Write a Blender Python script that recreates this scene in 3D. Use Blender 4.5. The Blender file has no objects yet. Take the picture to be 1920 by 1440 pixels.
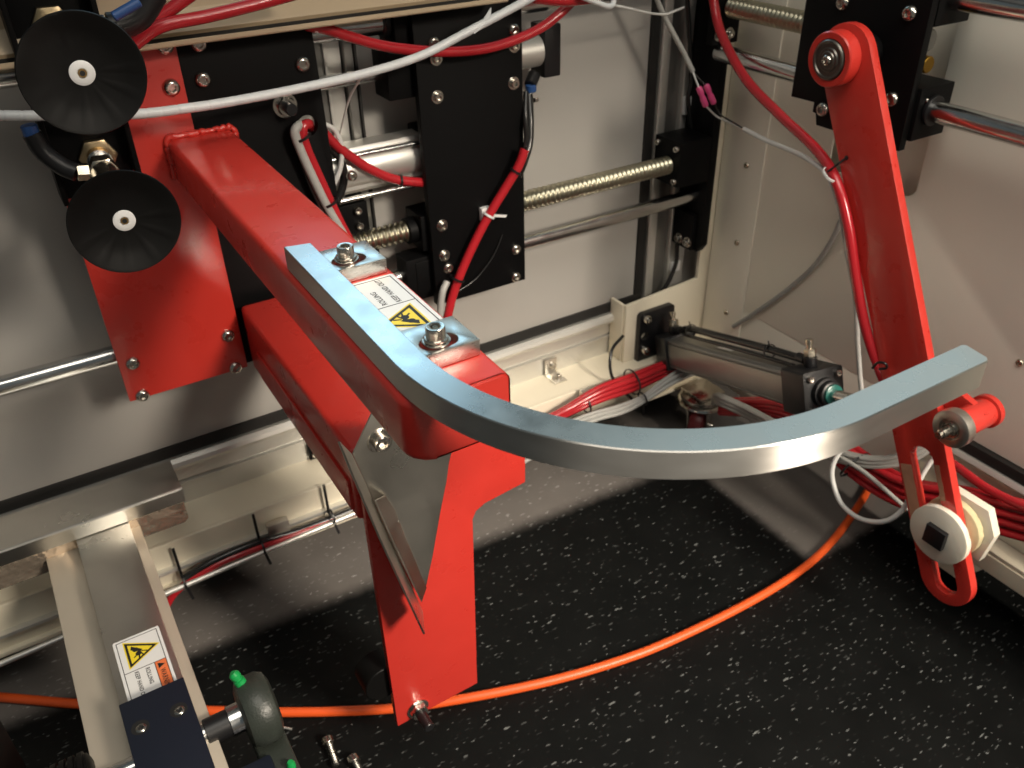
import bpy, bmesh, math, random
from math import sin, cos, pi, radians
from mathutils import Vector, Matrix
random.seed(7)
S = bpy.context.scene
COL = S.collection

# ------------------------------------------------------------------ camera
FPX, W, H = 1620.0, 1920.0, 1440.0
YAW, PITCH, ROLL = radians(30.62), radians(33.61), radians(1.43)
CAM = Vector((0, 0, 1.05))
FW = Vector((sin(YAW)*cos(PITCH), cos(YAW)*cos(PITCH), -sin(PITCH)))
_r = Vector((cos(YAW), -sin(YAW), 0)); _d = FW.cross(_r)
RT = cos(ROLL)*_r + sin(ROLL)*_d
DN = -sin(ROLL)*_r + cos(ROLL)*_d
cd = bpy.data.cameras.new('camera'); cam = bpy.data.objects.new('camera', cd); COL.objects.link(cam)
cd.sensor_fit = 'HORIZONTAL'; cd.sensor_width = 36.0; cd.lens = 36.0*FPX/W
cd.clip_start = 0.01; cd.clip_end = 100
m = Matrix((RT, -DN, -FW)).transposed().to_4x4(); m.translation = CAM
cam.matrix_world = m; S.camera = cam
cd.dof.use_dof = True; cd.dof.focus_distance = 0.72; cd.dof.aperture_fstop = 11.0

def P(x, y, ax, v):
    """photo pixel -> point on the plane ax = v"""
    q = (x-W/2)/FPX*RT + (y-H/2)/FPX*DN + FW
    i = 'xyz'.index(ax)
    return CAM + q*((v-CAM[i])/q[i])

# ------------------------------------------------------------------ light
wd = bpy.data.worlds.new('World'); S.world = wd; wd.use_nodes = True
WN, WL = wd.node_tree.nodes, wd.node_tree.links
bg = WN['Background']; bg.inputs[1].default_value = 0.235
wtc = WN.new('ShaderNodeTexCoord'); wsp = WN.new('ShaderNodeSeparateXYZ'); WL.new(wtc.outputs['Generated'], wsp.inputs[0])
wmr = WN.new('ShaderNodeMapRange'); wmr.inputs[1].default_value = -1; wmr.inputs[2].default_value = 1; WL.new(wsp.outputs[2], wmr.inputs[0])
wcr = WN.new('ShaderNodeValToRGB'); WL.new(wmr.outputs[0], wcr.inputs[0]); WL.new(wcr.outputs[0], bg.inputs[0])
wcr.color_ramp.elements[0].position = .25; wcr.color_ramp.elements[0].color = (.85, .73, .58, 1)
wcr.color_ramp.elements[1].position = .62; wcr.color_ramp.elements[1].color = (.36, .42, .43, 1)
e_ = wcr.color_ramp.elements.new(.47); e_.color = (.50, .44, .37, 1)
def area(name, loc, target, sx, sy, power, col, spread=None):
    l = bpy.data.lights.new(name, 'AREA'); l.shape = 'RECTANGLE'; l.size = sx; l.size_y = sy
    l.energy = power; l.color = col
    if spread: l.spread = radians(spread)
    o = bpy.data.objects.new(name, l); COL.objects.link(o); o.location = loc
    o.rotation_euler = (Vector(target)-Vector(loc)).to_track_quat('-Z', 'Y').to_euler()
    return o
area('key_lamp', (1.15, -1.7, 1.9), (0.50, 0.66, 0.05), 0.5, 0.6, 8.5, (1.0, 0.88, 0.73), 40)
area('ceiling_lamp', (1.15, 3.3, 2.45), (0.2, 0.5, 0.7), 0.8, 0.5, 4.5, (0.36, 0.72, 1.0))
area('ceiling_panel', (2.2, 2.6, 2.6), (0.3, 0.4, 0.6), 4.0, 2.4, 19, (0.70, 0.90, 0.93))
area('room_lamp', (0.38, -0.10, 2.3), (1.09, 0.60, 0.45), 1.4, 1.0, 24, (1.0, 0.93, 0.82))
S.view_settings.view_transform = 'Standard'; S.view_settings.look = 'None'
S.view_settings.exposure = 0.05; S.view_settings.gamma = 1.0
S.view_settings.use_curve_mapping = False
S.cycles.max_bounces = 8

# ------------------------------------------------------------------ materials
def mat(name, col, rough=0.5, metal=0.0, coat=0.0, bump=0.0, bscale=200.0, var=0.0, vscale=20.0, aniso=0.0, rvar=0.0, stretch=None, spec=None, sss=0.0):
    mt = bpy.data.materials.new(name); mt.use_nodes = True
    nt = mt.node_tree; N = nt.nodes; L = nt.links; b = N['Principled BSDF']
    b.inputs['Base Color'].default_value = (*col, 1); b.inputs['Roughness'].default_value = rough
    b.inputs['Metallic'].default_value = metal; b.inputs['Coat Weight'].default_value = coat
    b.inputs['Coat Roughness'].default_value = 0.12
    if spec is not None: b.inputs['Specular IOR Level'].default_value = spec
    if aniso: b.inputs['Anisotropic'].default_value = aniso
    if sss:
        b.inputs['Subsurface Weight'].default_value = sss; b.inputs['Subsurface Radius'].default_value = (.004, .003, .002)
    tc = N.new('ShaderNodeTexCoord'); mp = N.new('ShaderNodeMapping')
    L.new(tc.outputs['Object'], mp.inputs[0])
    if stretch: mp.inputs['Scale'].default_value = stretch
    if var or rvar:
        n = N.new('ShaderNodeTexNoise'); n.inputs['Scale'].default_value = vscale; n.inputs['Detail'].default_value = 6
        L.new(mp.outputs[0], n.inputs['Vector'])
        if var:
            mx = N.new('ShaderNodeMix'); mx.data_type = 'RGBA'
            mx.inputs[6].default_value = (*[c*(1-var) for c in col], 1); mx.inputs[7].default_value = (*[min(1, c*(1+var)) for c in col], 1)
            L.new(n.outputs[0], mx.inputs[0]); L.new(mx.outputs[2], b.inputs['Base Color'])
        if rvar:
            mr = N.new('ShaderNodeMapRange'); mr.inputs[1].default_value = .3; mr.inputs[2].default_value = .7
            mr.inputs[3].default_value = max(.02, rough-rvar); mr.inputs[4].default_value = min(1, rough+rvar)
            L.new(n.outputs[0], mr.inputs[0]); L.new(mr.outputs[0], b.inputs['Roughness'])
    if bump:
        n2 = N.new('ShaderNodeTexNoise'); n2.inputs['Scale'].default_value = bscale; n2.inputs['Detail'].default_value = 3
        L.new(mp.outputs[0], n2.inputs['Vector'])
        bp = N.new('ShaderNodeBump'); bp.inputs['Strength'].default_value = bump; bp.inputs['Distance'].default_value = 0.001
        L.new(n2.outputs[0], bp.inputs['Height']); L.new(bp.outputs[0], b.inputs['Normal'])
    return mt
M = {}
M['red'] = mat('red_paint', (.54, .034, .024), .32, 0, .35, .03, 260, .06, 30, rvar=.08)
M['black'] = mat('black_anodised', (.0030, .0030, .0033), .50, 0, 0, .06, 700, .2, 50, spec=.13)
M['blackp'] = mat('black_plastic', (.009, .009, .010), .38, 0, 0, 0, spec=.4)
M['blue_black'] = mat('blue_black_block', (.009, .012, .022), .5, 0, 0, .05, 500, spec=.3)
M['steel'] = mat('brushed_stainless', (.68, .66, .62), .30, 1, 0, 0, 60, .06, 40, 0, .05, (4, 4, 40))
M['brushed'] = mat('brushed_bar', (.72, .69, .64), .37, 1, 0, 0, 60, .04, 8, 1.0, .03, (4, 4, 12))
_b = M['brushed'].node_tree; _t = _b.nodes.new('ShaderNodeTangent'); _t.direction_type = 'RADIAL'; _t.axis = 'Z'
_b.links.new(_t.outputs[0], _b.nodes['Principled BSDF'].inputs['Tangent']); _b.nodes['Principled BSDF'].inputs['Anisotropic Rotation'].default_value = .25
M['bar_top'] = mat('brushed_bar_top', (.66, .66, .64), .29, 1, 0, 0, 60, .09, 14, 0, .05, (3, 3, 3))
M['sheet'] = mat('stainless_sheet', (.72, .69, .63), .33, 1, 0, 0, 40, .12, 14, 0, .08)
M['chrome'] = mat('chrome_rod', (.62, .62, .61), .19, 1, 0, 0, rvar=.04, vscale=60)
M['bolt'] = mat('steel_bolt', (.55, .52, .47), .22, 1, 0, 0, rvar=.08, vscale=300)
M['nickel'] = mat('nickel_fitting', (.60, .54, .44), .25, 1, 0, 0)
M['brass_nut'] = mat('dull_brass_nut', (.42, .33, .20), .36, 1, 0, 0, var=.2, vscale=60)
M['brass'] = mat('brass', (.55, .36, .14), .3, 1, 0, 0, var=.2, vscale=80)
M['zinc'] = mat('zinc_screw', (.50, .47, .35), .30, 1, 0, 0, var=.15, vscale=12)
M['roller'] = mat('satin_roller_steel', (.66, .63, .57), .34, 1)
M['bearing'] = mat('dark_bearing_steel', (.20, .19, .17), .36, 1, 0, 0, var=.15, vscale=80)
M['alu'] = mat('anodised_aluminium', (.70, .69, .65), .42, .75, 0, .04, 300, .05, 8)
M['alu_grey'] = mat('grey_aluminium', (.27, .265, .25), .38, .8, 0, .04, 300, .08, 20)
M['cream'] = mat('cream_powder_coat', (.74, .68, .54), .42, 0, 0, .12, 900, .04, 6)
M['wall'] = mat('lit_cream_wall', (.88, .84, .73), .40, 0, 0, .10, 900, .04, 6)  # lighter copy of the cream coat, the wall's extra light put into its colour
M['panel'] = mat('grey_panel', (.41, .395, .37), .40, 0, 0, .05, 300, .05, 3, rvar=.06)
M['seal'] = mat('black_rubber_seal', (.010, .009, .008), .7)
M['rubber'] = mat('black_rubber', (.0032, .0031, .0030), .5, 0, 0, .10, 60, .3, 40, spec=.2)
M['nylon'] = mat('white_nylon', (.72, .68, .58), .42, 0, 0, .15, 150, .06, 60, sss=.3)
M['yellowed'] = mat('grease_stained_nylon', (.58, .50, .30), .4, 0, 0, .1, 150, .3, 60)
M['orange'] = mat('orange_cable', (.75, .10, .018), .42, 0, 0, .05, 200, .06, 30)
M['hose'] = mat('red_hose', (.42, .015, .022), .24, 0, .2, 0, var=.06, vscale=40)
M['grey_cable'] = mat('grey_cable', (.36, .36, .34), .45, 0, 0, 0, var=.1, vscale=60)
M['white_cable'] = mat('white_cable', (.62, .62, .60), .4, 0, 0, .1, 300, .06, 60)
M['wrap'] = mat('white_spiral_wrap', (.60, .62, .63), .35, 0, 0, .1, 200, .06, 60)
M['black_hose'] = mat('black_hose', (.014, .014, .014), .25)
M['blue'] = mat('blue_plastic', (.02, .07, .22), .4)
M['pink'] = mat('pink_crimp', (.62, .06, .20), .3, 0, .3)
M['green'] = mat('green_cap', (.01, .30, .07), .35)
M['teal'] = mat('teal_seal', (.015, .11, .09), .3)
M['iron'] = mat('cast_iron_paint', (.030, .036, .030), .38, 0, 0, .35, 400, .2, 60)
M['white'] = mat('label_white', (.74, .74, .73), .35, var=.03, vscale=60)
M['ink'] = mat('label_ink', (.012, .012, .012), .5)
M['yellow'] = mat('label_yellow', (.80, .62, .03), .4)
M['orange_ink'] = mat('label_orange', (.75, .18, .06), .4)
M['maroon'] = mat('maroon_wheel', (.10, .012, .014), .35)
M['gold_wood'] = mat('tan_sheet', (.47, .37, .25), .42, 0, 0, .1, 500, .05, 8)
M['crinkle'] = mat('polished_crinkled_strip', (.80, .66, .52), .26, .8, 0, 1.0, 45, .10, 30)
M['crinkle'].node_tree.nodes['Bump'].inputs['Distance'].default_value = .006
M['plate_steel'] = mat('satin_steel_plate', (.56, .50, .41), .42, .45, 0, .03, 60, .06, 12)  # cream reflected by the stainless is mixed into the base colour
M['primer'] = mat('bare_chipped_metal', (.46, .24, .15), .5, 0, 0, .1, 300, .25, 80)
M['coil'] = mat('copper_nut', (.42, .24, .04), .35, 1)

def floor_material():
    mt = bpy.data.materials.new('speckled_vinyl_floor'); mt.use_nodes = True
    nt = mt.node_tree; N = nt.nodes; L = nt.links; b = N['Principled BSDF']
    tc = N.new('ShaderNodeTexCoord'); sp = N.new('ShaderNodeSeparateXYZ'); L.new(tc.outputs['Object'], sp.inputs[0])
    def math_(op, a, bb=None):
        n = N.new('ShaderNodeMath'); n.operation = op
        for i, v in enumerate((a, bb)):
            if v is None: continue
            if isinstance(v, (int, float)): n.inputs[i].default_value = v
            else: L.new(v, n.inputs[i])
        return n.outputs[0]
    nz = N.new('ShaderNodeTexNoise'); nz.inputs['Scale'].default_value = 60; L.new(tc.outputs['Object'], nz.inputs['Vector'])
    wob = math_('MULTIPLY', math_('SUBTRACT', nz.outputs[0], .5), .010)
    def step(a, edge, w=.014):
        n = N.new('ShaderNodeMapRange'); n.interpolation_type = 'SMOOTHSTEP'
        n.inputs[1].default_value = edge-w; n.inputs[2].default_value = edge+w; n.inputs[3].default_value = 0; n.inputs[4].default_value = 1
        L.new(a, n.inputs[0]); return n.outputs[0]
    X = math_('ADD', sp.outputs[0], wob); Y = math_('ADD', sp.outputs[1], wob)
    Yt = math_('ADD', Y, math_('MULTIPLY', X, .06))
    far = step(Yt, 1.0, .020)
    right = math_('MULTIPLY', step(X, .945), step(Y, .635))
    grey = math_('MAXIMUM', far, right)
    fl = None
    for k, (rot, sc, st, th, pres) in enumerate(((.4, 26, 4.0, .115, .74), (1.5, 25, 3.6, .11, .75), (2.5, 32, 3.4, .12, .77), (.9, 55, 2.6, .16, .85), (2.0, 22, 2.6, .11, .80), (0.1, 100, 1.8, .19, .90))):
        mp = N.new('ShaderNodeMapping'); mp.inputs['Rotation'].default_value = (0, 0, rot); mp.inputs['Scale'].default_value = (1, st, 1)
        mp.inputs['Location'].default_value = (k*3.1, k*1.7, 0)
        L.new(tc.outputs['Object'], mp.inputs[0])
        ds = N.new('ShaderNodeTexNoise'); ds.inputs['Scale'].default_value = 90; L.new(mp.outputs[0], ds.inputs['Vector'])
        ad = N.new('ShaderNodeMix'); ad.data_type = 'VECTOR'; ad.inputs[0].default_value = .012
        L.new(mp.outputs[0], ad.inputs[4]); L.new(ds.outputs['Color'], ad.inputs[5])
        v = N.new('ShaderNodeTexVoronoi'); v.voronoi_dimensions = '2D'; v.inputs['Scale'].default_value = sc
        L.new(ad.outputs[1], v.inputs['Vector'])
        cs = N.new('ShaderNodeSeparateColor'); L.new(v.outputs['Color'], cs.inputs[0])
        m1 = N.new('ShaderNodeMapRange'); m1.inputs[1].default_value = th; m1.inputs[2].default_value = th*.55; L.new(v.outputs['Distance'], m1.inputs[0])
        pr = math_('GREATER_THAN', cs.outputs[0], pres)
        amt = math_('MULTIPLY', math_('MULTIPLY', m1.outputs[0], pr), math_('ADD', math_('MULTIPLY', math_('POWER', cs.outputs[1], 2.6), .95), .04))
        fl = amt if fl is None else math_('MAXIMUM', fl, amt)
    def mixc(f, a, c):
        n = N.new('ShaderNodeMix'); n.data_type = 'RGBA'
        for i, v in ((0, f), (6, a), (7, c)):
            if isinstance(v, tuple): n.inputs[i].default_value = (*v, 1)
            else: L.new(v, n.inputs[i])
        return n.outputs[2]
    nz2 = N.new('ShaderNodeTexNoise'); nz2.inputs['Scale'].default_value = 14; nz2.inputs['Detail'].default_value = 5; L.new(tc.outputs['Object'], nz2.inputs['Vector'])
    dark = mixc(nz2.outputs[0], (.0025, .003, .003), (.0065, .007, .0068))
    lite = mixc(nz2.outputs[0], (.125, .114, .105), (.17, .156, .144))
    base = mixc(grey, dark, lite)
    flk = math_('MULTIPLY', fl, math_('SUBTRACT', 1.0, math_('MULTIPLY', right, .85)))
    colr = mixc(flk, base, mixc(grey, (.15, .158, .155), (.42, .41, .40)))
    L.new(colr, b.inputs['Base Color'])
    mr = N.new('ShaderNodeMapRange'); mr.inputs[3].default_value = .42; mr.inputs[4].default_value = .60; L.new(nz2.outputs[0], mr.inputs[0])
    L.new(mr.outputs[0], b.inputs['Roughness'])
    b.inputs['Specular IOR Level'].default_value = .13
    bp = N.new('ShaderNodeBump'); bp.inputs['Strength'].default_value = .1; bp.inputs['Distance'].default_value = .001
    L.new(nz.outputs[0], bp.inputs['Height']); L.new(bp.outputs[0], b.inputs['Normal'])
    return mt
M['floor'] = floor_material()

# ------------------------------------------------------------------ builders
def V(*a): return Vector(a)
def thing(name, label, cat, loc=(0, 0, 0), group=None):
    o = bpy.data.objects.new(name, None); COL.objects.link(o); o.location = loc; o.empty_display_size = .02
    return tag(o, label, cat, group)
def tag(o, label, cat, group=None):
    o['label'] = label; o['category'] = cat
    if group: o['group'] = group
    return o
def adopt(o, par):
    if par is not None:
        o.parent = par
        if par.type == 'EMPTY': o.matrix_parent_inverse = Matrix.Translation(-Vector(par.location))
    return o
def finish(name, me, mt, par=None, mw=None, ang=35):
    if mt is not None and not me.materials: me.materials.append(M[mt])
    o = bpy.data.objects.new(name, me); COL.objects.link(o)
    if mw is not None:          # parts that keep their own frame
        o.matrix_basis = mw
    return adopt(o, par)
def to_mesh(bm, name, ang=35, keep=False):
    bmesh.ops.recalc_face_normals(bm, faces=bm.faces)
    me = bpy.data.meshes.new(name); bm.to_mesh(me); bm.free()
    if not keep:
        for p in me.polygons: p.use_smooth = True
    me.set_sharp_from_angle(angle=radians(ang))
    return me
def bevel_bm(bm, w, seg=2, ang=30):
    if w <= 0: return
    es = [e for e in bm.edges if len(e.link_faces) == 2 and e.calc_face_angle(0) > radians(ang)]
    if es:
        r = bmesh.ops.bevel(bm, geom=es, offset=w, segments=seg, profile=.6, affect='EDGES', clamp_overlap=True)
        for f in r['faces']: f.smooth = True
def box(name, x0, x1, y0, y1, z0, z1, mt, par=None, bev=.0012, seg=2):
    bm = bmesh.new(); bmesh.ops.create_cube(bm, size=1)
    for v in bm.verts: v.co = V((x0+x1)/2+v.co.x*(x1-x0), (y0+y1)/2+v.co.y*(y1-y0), (z0+z1)/2+v.co.z*(z1-z0))
    bmesh.ops.recalc_face_normals(bm, faces=bm.faces)
    bevel_bm(bm, bev, seg)
    return finish(name, to_mesh(bm, name, 50, True), mt, par)
def to3(ax, a, uv):
    u, v = uv
    return V(a, u, v) if ax == 'x' else V(u, a, v) if ax == 'y' else V(u, v, a)
def plate(name, ax, a0, a1, loops, mt, par=None, bev=.001, seg=2, mw=None, ang=32):
    """flat plate, outline + holes in the plane normal to ax"""
    bm = bmesh.new(); es = []
    for lp in loops:
        vs = [bm.verts.new(to3(ax, a0, p)) for p in lp]
        es += [bm.edges.new((vs[i], vs[(i+1) % len(vs)])) for i in range(len(vs))]
    bmesh.ops.triangle_fill(bm, use_beauty=True, use_dissolve=False, edges=es)
    r = bmesh.ops.extrude_face_region(bm, geom=bm.faces[:])
    d = to3(ax, a1-a0, (0, 0))
    bmesh.ops.translate(bm, verts=[g for g in r['geom'] if isinstance(g, bmesh.types.BMVert)], vec=d)
    bmesh.ops.recalc_face_normals(bm, faces=bm.faces)
    dn = d.normalized()
    for f in bm.faces: f.smooth = abs(f.normal.dot(dn)) < .9
    bevel_bm(bm, bev, seg)
    return finish(name, to_mesh(bm, name, ang, True), mt, par, mw)
def frame_of(d):
    d = Vector(d).normalized(); a = V(0, 0, 1) if abs(d.z) < .9 else V(1, 0, 0)
    u = a.cross(d).normalized(); return u, d.cross(u), d
def lathe_bm(prof, seg=24, hexr=()):
    """profile [(r, t)] about +Z; rings whose index is in hexr become hexagons"""
    bm = bmesh.new(); rings = []
    for i, (r, t) in enumerate(prof):
        ring = []
        for k in range(seg):
            th = 2*pi*k/seg; rr = r
            if i in hexr:
                w = (th % (pi/3)) - pi/6; rr = r*cos(pi/6)/cos(w)
            ring.append(bm.verts.new((rr*cos(th), rr*sin(th), t)))
        rings.append(ring)
    for a, b in zip(rings, rings[1:]):
        for k in range(seg): bm.faces.new((a[k], a[(k+1) % seg], b[(k+1) % seg], b[k]))
    bm.faces.new(rings[0]); bm.faces.new(rings[-1])
    return bm
def lathe(name, prof, org, d, mt, par=None, seg=24, hexr=(), ang=35):
    bm = lathe_bm(prof, seg, hexr); u, w, d = frame_of(d); o = Vector(org)
    for v in bm.verts: v.co = o + u*v.co.x + w*v.co.y + d*v.co.z
    return finish(name, to_mesh(bm, name, ang), mt, par)
def rod(name, p0, p1, r, mt, par=None, seg=24, bev=.001, r1=None):
    p0, p1 = Vector(p0), Vector(p1); Ln = (p1-p0).length; r1 = r if r1 is None else r1; b = min(bev, r*.4)
    return lathe(name, [(r-b, 0), (r, b), (r1, Ln-b), (r1-b, Ln)], p0, p1-p0, mt, par, seg)
def spline(pts, sub=8):
    pts = [Vector(p) for p in pts]; q = [pts[0]*2-pts[1]] + pts + [pts[-1]*2-pts[-2]]; out = []
    for i in range(1, len(q)-2):
        a, b, c, d = q[i-1:i+3]
        for k in range(sub):
            t = k/sub
            out.append(.5*((2*b)+(c-a)*t+(2*a-5*b+4*c-d)*t*t+(3*b-a-3*c+d)*t**3))
    out.append(pts[-1]); return out
def sweep(name, pts, r, mt, par=None, seg=10, sub=8, smooth=True, rf=None):
    c = spline(pts, sub) if smooth else [Vector(p) for p in pts]
    bm = bmesh.new(); u = None; rings = []; dist = 0
    for i, p in enumerate(c):
        t = (c[min(i+1, len(c)-1)]-c[max(i-1, 0)]).normalized()
        if u is None: u = frame_of(t)[0]
        u = (u - t*u.dot(t)).normalized(); w = t.cross(u)
        if i: dist += (p-c[i-1]).length
        rr = r*(rf(dist) if rf else 1)
        rings.append([bm.verts.new(p+u*(rr*cos(2*pi*k/seg))+w*(rr*sin(2*pi*k/seg))) for k in range(seg)])
    for a, b in zip(rings, rings[1:]):
        for k in range(seg): bm.faces.new((a[k], a[(k+1) % seg], b[(k+1) % seg], b[k]))
    bm.faces.new(rings[0]); bm.faces.new(rings[-1])
    return finish(name, to_mesh(bm, name, 50), mt, par)
def px(pts, ax=None, v=None):
    return [P(p[0], p[1], ax, v) if len(p) == 2 else P(*p) for p in pts]
def arc(cx, cy, r, a0, a1, n=8):
    return [(cx+r*cos(radians(a0+(a1-a0)*i/n)), cy+r*sin(radians(a0+(a1-a0)*i/n))) for i in range(n+1)]
def rrect(x0, x1, y0, y1, r, n=5):
    return arc(x1-r, y1-r, r, 0, 90, n)+arc(x0+r, y1-r, r, 90, 180, n)+arc(x0+r, y0+r, r, 180, 270, n)+arc(x1-r, y0+r, r, 270, 360, n)

_bolts = {}
def bolt_mesh(kind):
    if kind in _bolts: return _bolts[kind]
    if kind == 'button':
        bm = lathe_bm([(1, -.3), (1, .06), (.97, .2), (.86, .42), (.70, .56), (.56, .62), (.46, .60), (.42, .28)], 24, (6, 7))
    elif kind == 'socket':
        bm = lathe_bm([(1, -.3), (1, 1.12), (.92, 1.24), (.62, 1.24), (.56, 1.2), (.54, .62)], 24, (4, 5))
    elif kind == 'washered':
        bm = lathe_bm([(1.5, -.2), (1.5, .14), (1.42, .2), (1.0, .2), (1.0, .98), (.90, 1.1), (.58, 1.1), (.54, .6)], 24, (6, 7))
    elif kind == 'hex':
        bm = lathe_bm([(1.3, -.2), (1.3, .12), (1.0, .14), (1.05, .16), (1.05, .72), (.9, .85), (.55, .85), (.55, 1.5), (.45, 1.6)], 24, (3, 4))
    me = to_mesh(bm, kind+'_bolt'); me.materials.append(M['bolt']); _bolts[kind] = me
    return me
def bolt(p, d, r, par, kind='button', name='bolt', mt=None):
    me = bolt_mesh(kind)
    if mt:
        key = kind+mt
        if key not in _bolts:
            c = me.copy(); c.materials.clear(); c.materials.append(M[mt]); _bolts[key] = c
        me = _bolts[key]
    u, w, dd = frame_of(d)
    mw = Matrix((u, w, dd)).transposed().to_4x4() @ Matrix.Rotation(random.random()*6, 4, 'Z') @ Matrix.Scale(r, 4)
    mw.translation = Vector(p)
    return finish(name, me, None, par, mw)
def text(name, s, mw, length, height, mt, par):
    cu = bpy.data.curves.new('t', 'FONT'); cu.body = s; cu.size = 1; cu.space_character = 1.1; cu.offset = .022; cu.extrude = .02
    to = bpy.data.objects.new('t', cu); COL.objects.link(to)
    dg = bpy.context.evaluated_depsgraph_get(); dg.update()
    me = bpy.data.meshes.new_from_object(to.evaluated_get(dg)); bpy.data.objects.remove(to); bpy.data.curves.remove(cu)
    me.materials.clear(); me.materials.append(M[mt])
    xs_ = [v.co.x for v in me.vertices]; ys_ = [v.co.y for v in me.vertices]
    sx, sy = length/(max(xs_)-min(xs_)), height/(max(ys_)-min(ys_))
    for v in me.vertices: v.co = ((v.co.x-min(xs_))*sx, (v.co.y-min(ys_))*sy, v.co.z+.02)
    me.transform(mw)
    return finish(name, me, None, par)
def zip_tie(name, p, d, r, par, mt='blackp', tail=None, label=None):
    u, w, dd = frame_of(d)
    prof = [(r, -.0016), (r+.0012, -.0016), (r+.0012, .0016), (r, .0016)]
    bm = bmesh.new(); rings = [[bm.verts.new(Vector(p)+u*(rr*cos(2*pi*k/16))+w*(rr*sin(2*pi*k/16))+dd*t) for k in range(16)] for rr, t in prof]
    for i in range(4):
        a, b = rings[i], rings[(i+1) % 4]
        for k in range(16): bm.faces.new((a[k], a[(k+1) % 16], b[(k+1) % 16], b[k]))
    if tail is not None:
        t = Vector(tail); s = dd*.0014
        q = u.cross(t).normalized()*.0007 if abs(u.dot(t)) < .9*t.length else w*.0007
        st = Vector(p)+t.normalized()*(r)
        vs = [bm.verts.new(st+a*s+b*q+c*t) for c in (0, 1) for a, b in ((-1, -1), (1, -1), (1, 1), (-1, 1))]
        for f in ((0, 1, 2, 3), (4, 5, 6, 7), (0, 1, 5, 4), (1, 2, 6, 5), (2, 3, 7, 6), (3, 0, 4, 7)): bm.faces.new([vs[i] for i in f])
    return finish(name, to_mesh(bm, name), mt, par)
def along(pts, f):
    c = spline(pts); i = int(f*(len(c)-2)); return c[i], (c[i+1]-c[i]).normalized()

# ------------------------------------------------------------------ floor
bm = bmesh.new()
bm.faces.new([bm.verts.new(p) for p in ((-3, -.35, 0), (3, -.35, 0), (3, 4, 0), (-3, 4, 0))])
fl = finish('floor', to_mesh(bm, 'floor'), 'floor'); fl['kind'] = 'structure'; fl['label'] = 'black and grey speckled vinyl floor'

# ------------------------------------------------------------------ cabinet
YP, XP = 1.14, 1.09
XL = -1.0
cab = thing('cabinet', 'cream sheet-metal machine cabinet with grey back panel and aluminium base rail', 'cabinet', (.5, 1.1, .08))
box('back_panel', XL, .948, YP, YP+.012, .27, 1.0, 'panel', cab, .0005)
box('panel_seal', XL, .966, YP-.004, YP+.02, .2565, .2755, 'seal', cab, .001)
box('panel_seal', .948, .9665, YP-.0045, YP+.02, .276, 1.0, 'seal', cab, .001)
rail = plate('base_rail', 'x', XL, .99, [[(1.165, .2565), (1.130, .2565), (1.124, .252), (1.122, .246), (1.124, .240), (1.136, .2385), (1.136, .212), (1.141, .211), (1.141, .2075), (1.134, .2065), (1.134, .204), (1.138, .203), (1.138, .165), (1.165, .165)]], 'alu', cab, 0, ang=14)
box('base_shelf', XL, 1.09, 1.066, 1.17, .155, .166, 'cream', cab, .0015)
box('front_skirt', XL, 1.09, 1.060, 1.068, .088, .1665, 'cream', cab, .002, 3)
box('skirt_flange', XL, 1.09, 1.052, 1.064, .084, .0915, 'cream', cab, .0015)
# far-left stretch of skirt shows a lower stepped strip with a wire along it
box('skirt_step', XL, .60, 1.050, 1.062, .118, .124, 'alu', cab, .001)
# right-hand corner uprights behind the black bracket
box('corner_upright', .9670, .985, 1.128, 1.16, .2570, 1.0, 'alu', cab, .003, 3)
box('corner_upright', .9855, 1.016, 1.136, 1.16, .2570, 1.0, 'alu_grey', cab, .001)
box('corner_upright', 1.0165, 1.030, 1.126, 1.16, .2570, 1.0, 'alu', cab, .003, 3)
box('corner_back', 1.0305, 1.15, 1.134, 1.15, .20, 1.0, 'panel', cab, .001)
# cream corner plate that carries the cylinder, with its stepped top edge
tl, tr_ = P(1175, 575, 'y', 1.09), P(1310, 520, 'y', 1.09)
plate('corner_plate', 'y', 1.09, 1.098, [[(tl.x, .145), (tl.x, tl.z), (1.035, tl.z+.008), (1.062, tl.z+.010), (1.062, 1.0), (1.094, 1.0), (1.094, .145)]], 'cream', cab, .002)
box('plate_return', tl.x-.002, tl.x+.004, 1.0985, 1.135, .167, tl.z-.001, 'cream', cab, .001)
# right wall: cream skin with a cut-out and flange
def yz(x, y): q = P(x, y, 'x', XP); return (q.y, q.z)
hole = [yz(1348, 272), yz(1352, 274), yz(1405, 263), yz(1411, 258), yz(1436, 20), yz(1440, -60), yz(1385, -60), yz(1380, 20)]
box('side_panel', XP+.03, XP+.04, -.2, 1.12, .06, 1.1, 'wall', cab, .0005)
big = rrect(.705, .862, .575, .98, .018)
plate('side_skin', 'x', XP, XP+.004, [[(.30, .265), (1.0895, .265), (1.0895, 1.0), (.30, 1.0)], big], 'wall', cab, .0012)
box('skin_seam', XP-.0035, XP-.0003, .990, 1.0885, .15, 1.0, 'wall', cab, .001)
box('panel_seal', XP-.010, XP+.006, -.2, .5845, .247, .2645, 'seal', cab, .001)
plate('side_rail', 'y', -.2, .5845, [[(1.13, .2465), (1.078, .2465), (1.072, .240), (1.078, .234), (1.09, .232), (1.09, .19), (1.084, .188), (1.084, .14), (1.13, .14)]], 'alu', cab, .001)
box('side_skirt', 1.05, 1.06, -.2, .530, .102, .132, 'cream', cab, .002)
plate('side_foot', 'x', 1.051, 1.0595, [[(.530, .1015), (.530, .055), (.455, .055), (.425, .1015)]], 'cream', cab, .001)
box('side_shelf', 1.052, 1.13, -.2, .600, .132, .139, 'cream', cab, .0015)
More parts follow.
